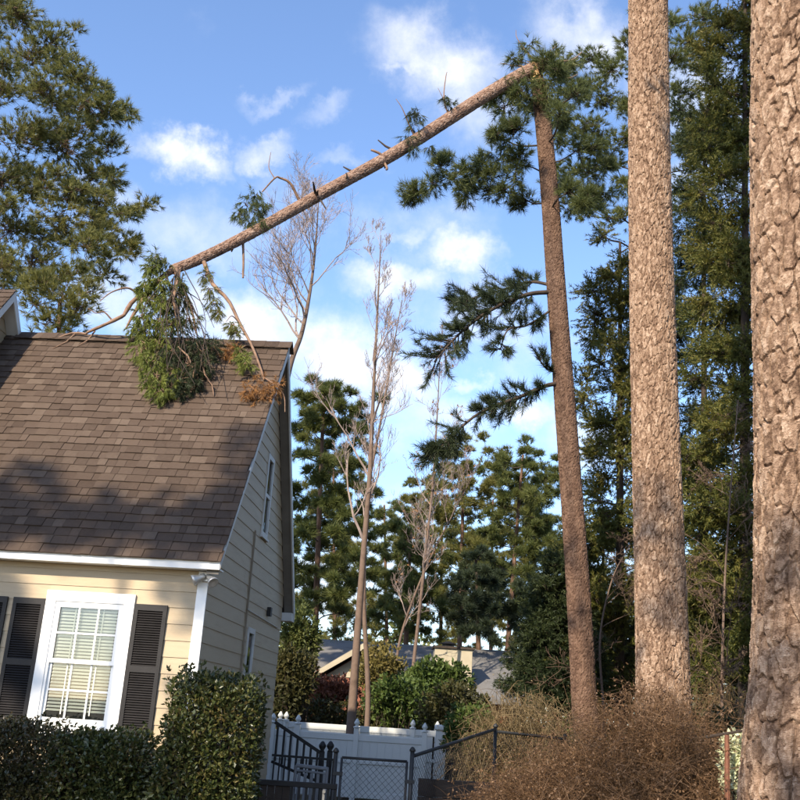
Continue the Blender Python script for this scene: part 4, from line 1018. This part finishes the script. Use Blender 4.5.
twig_mound('twiggy_bush', 'brown twiggy bush around the foot of the thick straight trunk', 'bush', 655, 760, 10.6, 82, 1.95, MT['brown'], 131, 2400, .25, 14000, .0023)
twig_mound('twiggy_bush', 'low brown twiggy bush in front of the steel fence post', 'bush', 574, 790, 11.4, 70, 1.34, MT['brown'], 132, 1800, .25, 10000, .0023)
twig_mound('twiggy_bush', 'brown bush between the two thick trunks', 'bush', 690, 785, 10.2, 40, 1.45, MT['brown'], 133, 900, .25, 5000, .0023)
twig_mound('vine_tangle', 'heap of dry tan vines behind the steel fence', 'bush', 525, 730, 17, 44, 1.85, MT['vine'], 134, 1100, 1.0, 4000, .0045)
twig_mound('vine_tangle', 'dry vines hanging at the foot of the dark cedar', 'bush', 722, 700, 16, 50, 2.3, MT['vine'], 135, 420, 1.0, 1800, .004)
# undergrowth that reads as one mass behind the fences and under the cedars
rng = np.random.default_rng(141)
PPs = []
for (x, y, rx, ry, Y, n) in ((720, 640, 60, 90, 20, 3200), (610, 660, 60, 60, 24, 2600), (545, 660, 40, 40, 27, 1400), (785, 700, 60, 120, 22, 2000), (330, 725, 60, 24, 27, 1200), (420, 730, 80, 24, 27, 1600), (690, 740, 60, 30, 14, 900)):
    u = nrm(rng.normal(size=(n, 3))) * rng.random((n, 1)) ** .4; c = at(x, y, Y); PPs.append(c + u * np.array([rx, rx * .5, ry]) * Y / 1000)
Pu = np.concatenate(PPs); Pu[:, 2] = np.maximum(Pu[:, 2], gz(Pu[:, 0], Pu[:, 1]) + .05)
V, F = foliage(Pu, rng.normal(size=Pu.shape) + np.array([0, 0, .4]), 4, .15, .06, 1.2, .1, rng, True)
tag(link('undergrowth', mesh_np('undergrowth', V, [F], MT['under'])), 'olive undergrowth under the cedars and behind the fences', 'undergrowth', kind='stuff')
# far woods closing the horizon
PPs = []
for i in range(46):
    x = -60 + i * 2.7 + rng.normal() * 1.0; Y = 75 + rng.normal() * 6; h = rng.uniform(5, 10.5); n = 520
    u = nrm(rng.normal(size=(n, 3))) * rng.random((n, 1)) ** .4; PPs.append(np.array([x, Y, h * .45]) + u * np.array([2.4, 2.4, h * .5]))
Pu = np.concatenate(PPs); Pu[:, 2] = np.maximum(Pu[:, 2], .1)
V, F = foliage(Pu, rng.normal(size=Pu.shape) + np.array([0, 0, .4]), 3, .6, .28, 1.2, .3, rng, True)
tag(link('far_woods', mesh_np('far_woods', V, [F], MT['n_far'])), 'far-off low woods beyond the neighbour house', 'woods', kind='stuff')

# ------------------------------------------------------------------ neighbour house
YN = 36.0
rl_, rr_ = at(296, 634, YN), at(520, 654, YN); rzN = at(415, 645, YN)[2]; ezN = at(415, 694, YN - 4.2)[2]
nb = thing('house', 'low brick neighbour house with grey roof and cream chimney', 'house', ((rl_[0] + rr_[0]) / 2, YN - 4, 0)); no_ = np.array(nb.location)
X0, X1 = rl_[0] - no_[0], rr_[0] - no_[0]
yR, yE = 4.0, -.2
MB().box(X0 + .3, X1 - .3, yE + .4, 7.8, 0, ezN - .1).obj('wall', MT['brick'], nb)
roofN = MB().prism([(yE, ezN), (yR, rzN), (8.4, ezN), (8.4, ezN - .15), (yR, rzN - .2), (yE, ezN - .15)], X0, X1, ax=0).obj('roof', MT['groof'], nb)
gp = at(362, 644, YN - 4.6) - no_; gl = at(316, 664, YN - 4.6) - no_; gr = at(407, 678, YN - 4.6) - no_
zlow = min(gl[2], gr[2]); hwid = (gr[0] - gl[0]) / 2; gcx = (gl[0] + gr[0]) / 2
MB().prism([(gcx - hwid, zlow), (gcx, gp[2]), (gcx + hwid, zlow), (gcx + hwid, zlow - .16), (gcx, gp[2] - .2), (gcx - hwid, zlow - .16)], -1.1, 3.4, ax=1).obj('gable_roof', MT['groof'], nb)
gw = MB().prism([(gcx - hwid + .25, 0), (gcx + hwid - .25, 0), (gcx + hwid - .25, zlow - .12), (gcx, gp[2] - .26), (gcx - hwid + .25, zlow - .12)], -.75, .19, ax=1).obj('gable_wall', MT['brick'], nb)
MB().prism([(gcx - hwid + .3, zlow - .1), (gcx + hwid - .3, zlow - .1), (gcx, gp[2] - .3)], -.78, -.752, ax=1).obj('gable_siding', MT['cream'], gw)
for s in (-1, 1): MB().prism([(gcx, gp[2] - .02), (gcx + s * hwid, zlow - .02), (gcx + s * hwid, zlow - .18), (gcx, gp[2] - .2)], -1.125, -1.102, ax=1).obj('rake_board', MT['cream'], nb)
ca_, cb_ = at(434, 649, YN - 3) - no_, at(471, 649, YN - 3) - no_
ch = MB().box(ca_[0], cb_[0], .35, 1.4, ezN - .3, ca_[2]).obj('chimney', MT['cream'], nb, .01)
MB().box(ca_[0] - .06, cb_[0] + .06, .29, 1.46, ca_[2] + .002, ca_[2] + .07).obj('chimney_crown', MT['timber'], ch)
cm = (ca_[0] + cb_[0]) / 2 - .15
MB().lathe([(.20, ca_[2] + .072), (.20, ca_[2] + .16), (.30, ca_[2] + .17), (.05, ca_[2] + .26)], 12, Matrix.Translation((cm, .85, 0))).obj('flue_cap', MT['black'], ch)
for wx in (X1 - 2.2, gcx):
    yy = -.18 if wx != gcx else -.78
    if wx == gcx: continue
    w = MB().box(wx - .5, wx + .5, .14, .198, 1.0, 2.1).obj('window', MT['white'], nb); MB().box(wx - .42, wx + .42, .128, .138, 1.08, 2.02).obj('pane', MT['glass'], w)

# ------------------------------------------------------------------ white vinyl fence, two runs
def fence_run(label, pxs, Y, ztop, panel_drop, fin, posts_h, gap):
    P = [at(x, 725, Y) for x in pxs]; x0, x1 = P[0][0], P[-1][0]
    root = thing('vinyl_fence', label, 'fence', ((x0 + x1) / 2, Y, 0), YAW); o = np.array(root.location)
    s = 0.0
    MB().box(x0 - o[0], x1 - o[0], -.025, .025, ztop - .12, ztop).obj('top_rail', MT['vinyl'], root, .006)
    MB().box(x0 - o[0], x1 - o[0], -.028, .028, ztop - panel_drop - .06, ztop - panel_drop).obj('middle_rail', MT['vinyl'], root, .006)
    MB().box(x0 - o[0], x1 - o[0], -.025, .025, .08, .2).obj('bottom_rail', MT['vinyl'], root, .006)
    bw = .15; xx = x0 - o[0]
    bm_ = MB().box(0, bw - .004, -.011, .011, .2, ztop - .12).mesh('panel_board', MT['vinyl'])
    while xx + bw <= x1 - o[0] + .001: link('panel_board', bm_, root, (xx, 0, 0)); xx += bw
    pm = MB().box(-.05, .05, -.05, .05, 0, posts_h).mesh('post', MT['vinyl'], .004)
    fm = MB().lathe([(.066, 0), (.066, .025), (.03, .035), (.03, .05), (.055, .08), (.056, .10), (.02, .165), (.002, .18)], 10).mesh('finial', MT['vinyl'], smooth=True)
    for i, x in enumerate(pxs):
        p = link('post', pm, root, (P[i][0] - o[0], -.0, 0)); link('finial', fm, p, (0, 0, posts_h))
    return root


fence_run('white vinyl privacy fence catching sun along its top rail', [279, 285, 350, 413, 437.5], 21.5, at(350, 725.3, 21.5)[2], .55, 1, at(350, 725.3, 21.5)[2] + .01, .4)
fence_run('shaded white vinyl fence run standing before the sunlit one', [272, 297.5, 357, 425], 20.7, at(350, 734, 20.7)[2], .48, 1, at(350, 727.5, 20.7)[2], .4)
# short return of the fence towards the back, ending in a hooded post
pr_ = at(441, 735, 20.7)
cpost = thing('vinyl_post', 'broad white corner post with flat cap ending the fence', 'post', (pr_[0], 20.7, 0))
MB().box(-.10, .10, -.10, .10, 0, 1.40).obj('post', MT['vinyl'], cpost, .01); MB().box(-.13, .13, -.13, .13, 1.402, 1.52).obj('cap', MT['vinyl'], cpost, .03)

# ------------------------------------------------------------------ back stair with black railing
YS = 17.6
st = thing('deck_railing', 'black stair railing with round finials behind the house corner', 'railing', to_ground(at(300, 790, YS))); o = np.array(st.location)
a, b = at(275, 722, YS) - o, at(321, 753, YS) - o
MB().bar(a, b, .075, n=4).obj('handrail', MT['black'], st); MB().bar(a + [0, 0, -.62], b + [0, 0, -.45], .06, n=4).obj('lower_rail', MT['black'], st)
for i in range(7):
    p = a + (b - a) * (i + .5) / 7; MB().box(p[0] - .018, p[0] + .018, p[1] - .018, p[1] + .018, p[2] - .58 + .02 * i, p[2]).obj('baluster', MT['black'], st)
for x in (322, 330):
    p = at(x, 752, YS) - o; q = MB().box(p[0] - .045, p[0] + .045, -.045, .045, 0, p[2]).obj('newel_post', MT['black'], st); MB().lathe([(.05, p[2]), (.03, p[2] + .03), (.06, p[2] + .08), (.06, p[2] + .11), (.03, p[2] + .16), (.002, p[2] + .175)], 10, Matrix.Translation((p[0], 0, 0))).obj('finial', MT['black'], q, smooth=True)
a2, b2 = at(272, 755, YS - .3) - o, at(336, 760, YS - .3) - o
MB().bar(a2, b2, .05, n=4).obj('landing_rail', MT['black'], st)
for i in range(12):
    p = a2 + (b2 - a2) * (i + .5) / 12; MB().box(p[0] - .012, p[0] + .012, p[1] - .012, p[1] + .012, .1, p[2] - .02).obj('baluster', MT['black'], st)
for x, top in ((283, 722), (289.5, 727)):
    p, q = at(x, 764, YS + .4), at(x + 1.5, top, YS + .4)
    pw = thing('deck_post', ('taller' if x < 285 else 'shorter') + ' white porch post behind the black stair railing', 'post', to_ground(p)); oo = np.array(pw.location)
    MB().box(-.022, .022, -.022, .022, 0, q[2] - oo[2]).obj('shaft', MT['vinyl'], pw); MB().box(-.034, .034, -.034, .034, q[2] - oo[2] + .001, q[2] - oo[2] + .03).obj('cap', MT['vinyl'], pw)

# low dark panel between house and gate, its pickets, garden chair behind
YG = 12.5
lp = thing('picket_panel', 'low black picket panel between the house and the mesh gate', 'fence', to_ground(at(290, 800, YG))); o = np.array(lp.location)
xa, xb, xc = at(205, 790, YG)[0] - o[0], at(285, 790, YG)[0] - o[0], at(337, 790, YG)[0] - o[0]; zt = at(300, 782, YG)[2]
MB().box(xa, xc, -.03, .03, zt - .06, zt).obj('top_rail', MT['black'], lp, .005); MB().box(xa, xc, -.025, .025, .1, .16).obj('bottom_rail', MT['black'], lp)
bd = MB().box(0, .085, -.012, .012, .16, zt - .06).mesh('board', MT['timber']); x = xa
while x < xb: link('board', bd, lp, (x, 0, 0)); x += .09
pk = MB().box(0, .03, -.015, .015, .16, zt - .06).mesh('picket', MT['black'])
while x < xc - .03: link('picket', pk, lp, (x, 0, 0)); x += .085
YC = 14.0
c = at(310, 776, YC); chair = thing('garden_chair', 'grey garden chair behind the low black pickets', 'chair', (c[0], YC, 0)); zc = at(310, 767, YC)[2]
w = .21
MB().bar((-w, .2, zc), (w, .2, zc - .02), .05, n=6).obj('back_top_rail', MT['greychair'], chair); MB().bar((-w, .2, zc - .06), (w, .2, zc - .08), .03, n=6).obj('back_lower_rail', MT['greychair'], chair)
MB().box(-w, w, -.22, .22, .40, .44).obj('seat', MT['greychair'], chair, .01)
for i in range(5): MB().box(-w + .03 + i * .085, -w + .07 + i * .085, .19, .21, .44, zc - .09).obj('back_slat', MT['greychair'], chair)
for sx in (-1, 1):
    MB().bar((sx * w, .2, 0), (sx * w, .2, zc), .04, n=6).obj('leg', MT['greychair'], chair); MB().bar((sx * w, -.2, 0), (sx * w, -.2, .63), .04, n=6).obj('leg', MT['greychair'], chair)
    MB().bar((sx * w, -.24, .64), (sx * w, .2, .66), .045, n=6).obj('armrest', MT['greychair'], chair)


# ------------------------------------------------------------------ chain-link gate and fence
def wires(A, B, za0, za1, zb0, zb1, step, r=.0022):
    """diamond mesh between two posts; heights may change along the run"""
    A, B = np.asarray(A, float), np.asarray(B, float); L = np.linalg.norm(B - A); H = max(za1 - za0, zb1 - zb0); out = []
    def pt(u, v): return np.array([*(A + (B - A) * u / L)[:2], (za0 + (zb0 - za0) * u / L) + ((za1 - za0) + ((zb1 - zb0) - (za1 - za0)) * u / L) * v / H])
    k = -H
    while k < L:
        for s in (1, -1):
            u0, v0, u1, v1 = (k, 0, k + H, H) if s > 0 else (k + H, 0, k, H)
            def clipu(ua, va, ub, vb):
                ts = [0, 1]
                t0, t1 = 0., 1.
                if ua == ub: return None
                for lim in ((0 - ua) / (ub - ua), (L - ua) / (ub - ua)): pass
                ta, tb = sorted(((0 - ua) / (ub - ua), (L - ua) / (ub - ua))); t0, t1 = max(t0, ta), min(t1, tb)
                return (t0, t1) if t1 - t0 > .01 else None
            c = clipu(u0, v0, u1, v1)
            if c: out.append((np.array([pt(u0 + (u1 - u0) * t, v0 + (v1 - v0) * t) for t in c]), [r, r], 3))
        k += step
    return out


gt_ = thing('chain_link_gate', 'dark steel chain-link gate before the white fence', 'gate', to_ground(at(376, 800, YG))); o = np.array(gt_.location)
A, B = at(342, 757, YG) - o, at(407, 762, YG) - o; A[1] = B[1] = 0; zg = (A[2] + B[2]) / 2
MB().bar((A[0], 0, zg), (B[0], 0, zg), .032, n=8).bar((A[0], 0, .06), (B[0], 0, .06), .032, n=8).bar((A[0], 0, .06), (A[0], 0, zg), .032, n=8).bar((B[0], 0, .06), (B[0], 0, zg), .032, n=8).obj('gate_frame', MT['galv'], gt_, smooth=True)
link('wire_mesh', tubes_mesh('wire_mesh', wires(A, B, .06, zg, .06, zg, .075), MT['galv']), gt_)
MB().box(B[0] - .01, B[0] + .10, -.03, .03, zg - .24, zg - .20).obj('latch', MT['galv'], gt_)
for zz in (.25, zg - .2): MB().box(A[0] - .09, A[0] + .02, -.028, .028, zz, zz + .04).obj('hinge', MT['galv'], gt_)
posts = [(336, 752, YG), (412.5, 751, YG), (495.5, 727, 15.0), (565, 737, 16.2)]
cf_ = thing('chain_link_fence', 'dark steel chain-link fence climbing right from the gate', 'fence', to_ground(at(412.5, 800, YG))); o = np.array(cf_.location)
tops = [at(*p) - o for p in posts]; bases = [to_ground(at(*p)) - o for p in posts]
for t, b in zip(tops, bases):
    p = MB().bar((b[0], b[1], b[2]), (t[0], t[1], t[2]), .05, n=10).obj('post', MT['galv'], cf_, smooth=True)
    MB().lathe([(.036, 0), (.036, .02), (.02, .045), (.002, .055)], 10, Matrix.Translation((t[0], t[1], t[2] - .005))).obj('post_cap', MT['galv'], p, smooth=True)
for i in (1, 2):
    a, b = tops[i] + [0, 0, -.06], tops[i + 1] + [0, 0, -.03]; MB().bar(a, b, .042, n=8).obj('top_rail', MT['galv'], cf_, smooth=True)
    link('wire_mesh', tubes_mesh('wire_mesh', wires(bases[i], tops[i + 1], bases[i][2] + .05, a[2], bases[i + 1][2] + .05, b[2], .08), MT['galv']), cf_)
# low timber edging right of the gate
te = thing('timber_edging', 'low dark timber wall to the right of the gate post', 'retaining wall', to_ground(at(455, 800, 13.2))); o = np.array(te.location)
zt = at(450, 785, 13.2)[2]; xa, xb = at(418, 790, 13.2)[0] - o[0], at(500, 790, 13.2)[0] - o[0]
for i in range(4): MB().box(xa, xb, -.05 + .004 * i, .05, .0 + i * zt / 4, (i + 1) * zt / 4 - .008).obj('plank', MT['timber'], te, .006)

# ------------------------------------------------------------------ gap at right: pale shrub standing in for the bright gap, reddish post and rail
YP = 9.6
rp_ = thing('wooden_post', 'reddish wooden post with dark crossrail left of the massive trunk', 'post', to_ground(at(727, 800, YP))); o = np.array(rp_.location)
t = at(727, 735, YP) - o; MB().bar((-.03, 0, 0), (t[0], 0, t[2]), .06, n=7, w2=.045).obj('shaft', MT['redpost'], rp_)
a, b = at(706, 737, YP) - o, at(760, 728, YP + .2) - o; MB().bar(a, b, .026, n=6).obj('crossrail', MT['limbdark'], rp_)
blob_shrub('bright_gap_shrub', 'pale cream-green shrub standing in for the bright gap by the massive trunk', 'shrub', (739, 772), 9.9, 17, 36, MT['pale'], 151, 900, .06, .03)
rng = np.random.default_rng(5)

# ------------------------------------------------------------------ trees behind the camera that dapple the house
def shade_pine(label, targets, t, off, seed, r, nt):
    """a real pine behind the viewer whose boughs stand between the sun and the given places"""
    sd = np.array(sv); cl = [(np.asarray(p) + sd * (t + q), r * rr, .6) for p, q, rr in targets]
    m = np.mean([c[0] for c in cl], 0); b = m + np.array([off[0], off[1], 0]); top = max(c[0][2] for c in cl) + 1.5
    return simple_tree('pine_tree', label, 'tree', [np.array([b[0], b[1], 0.]), np.array([b[0] + .1, b[1], top * .5]), np.array([b[0], b[1], top])], .22, .05, cl, MT['n_left'], MT['bark2'], MT['limb'], seed, 'pines behind the viewer',
                       nt=nt, k=20, L=.26, Wd=.03, limb_r=.05)


rng = np.random.default_rng(77)
tg = [(roof_at(x, y), rng.uniform(-1.5, 1.5), rng.uniform(.7, 1.2)) for x, y in ((-20, 505), (15, 520), (45, 535), (55, 505), (85, 528), (110, 512), (135, 535), (165, 520), (185, 542), (205, 515), (232, 505), (250, 478), (262, 445), (-10, 540), (240, 535), (30, 480), (215, 540))]
tg += [(at(x, y, 10.7), rng.uniform(-1.5, 1.5), rng.uniform(.7, 1.1)) for x, y in ((5, 750), (35, 765), (70, 745), (100, 770), (130, 750), (20, 785), (90, 790), (150, 775), (170, 790))]
tg += [(hw((x, -.02, z)), rng.uniform(-1.5, 1.5), .55) for x, z in ((-2.3, 2.0), (-2.0, 1.75), (-2.6, 1.6), (-2.4, 2.6))]
shade_pine('pine standing behind the viewer, shading the lower roof', tg, 22, (-3.6, -.5), 161, .45, -34)
tg = [(at(x, y, Y), rng.uniform(-1.5, 1.5), rng.uniform(.7, 1.2)) for x, y, Y in ((650, 560, 10.8), (660, 600, 10.8), (780, 560, 5.7), (790, 640, 5.7), (770, 700, 5.7), (800, 770, 5.7), (640, 770, 10), (600, 790, 10), (655, 520, 10.8), (575, 560, 17.8), (570, 620, 17.8), (545, 190, 17.8))]
shade_pine('pine standing behind the viewer, shading the thick trunks', tg, 17, (-2.6, .6), 162, .55, -11)

tg = [(at(x, y, Y), rng.uniform(-1.2, 1.2), rng.uniform(.8, 1.2)) for x, y, Y in ((345, 765, 12.5), (375, 775, 12.5), (405, 765, 12.5), (350, 795, 12.5), (395, 798, 12.5), (415, 760, 12.5), (440, 765, 13.5), (455, 790, 13.2), (470, 750, 14.5), (285, 795, 12.5), (315, 790, 12.5), (260, 790, 12.4), (310, 775, 14.0), (430, 790, 13), (490, 790, 13.5))]
shade_pine('pine standing behind the viewer, shading the gate', tg, 20, (-3.0, -1.0), 163, .42, -30)

# unseen evergreens added right of the frame to darken the shaded gable
def unseen_cedar(label, x, y, h, seed):
    rng = np.random.default_rng(seed); cl = []
    for i in range(70):
        v = rng.random() ** .8; a = rng.uniform(0, 6.283); rr = (1 - v * .85) * 1.7 * rng.uniform(.3, 1)
        cl.append((np.array([x + math.cos(a) * rr, y + math.sin(a) * rr, .4 + (h - .4) * v]), rng.uniform(.4, .7), .8))
    simple_tree('cedar_tree', label, 'tree', [np.array([x, y, 0.]), np.array([x, y, h * .5]), np.array([x, y, h])], .16, .03, cl, MT['cedar'], MT['limbdark'], MT['limbdark'], seed, 'evergreens added out of view',
                nt=-24, k=16, L=.2, Wd=.05, spread=1.2, ax=.3, limb_r=.03, rise=.1, up=.1)


for lb, x, y, h, sd in (('unseen evergreen added beside the viewer, nearest on the right', 6.2, 3.5, 8.0, 171), ('unseen evergreen added level with the massive trunk, out to the right', 6.6, 7.2, 9.0, 172),
                        ('unseen evergreen added level with the thick straight trunk, out to the right', 7.6, 11.0, 9.5, 173), ('unseen evergreen added far out to the right past the bushes', 9.6, 15.0, 10.0, 174)):
    unseen_cedar(lb, x, y, h, sd)
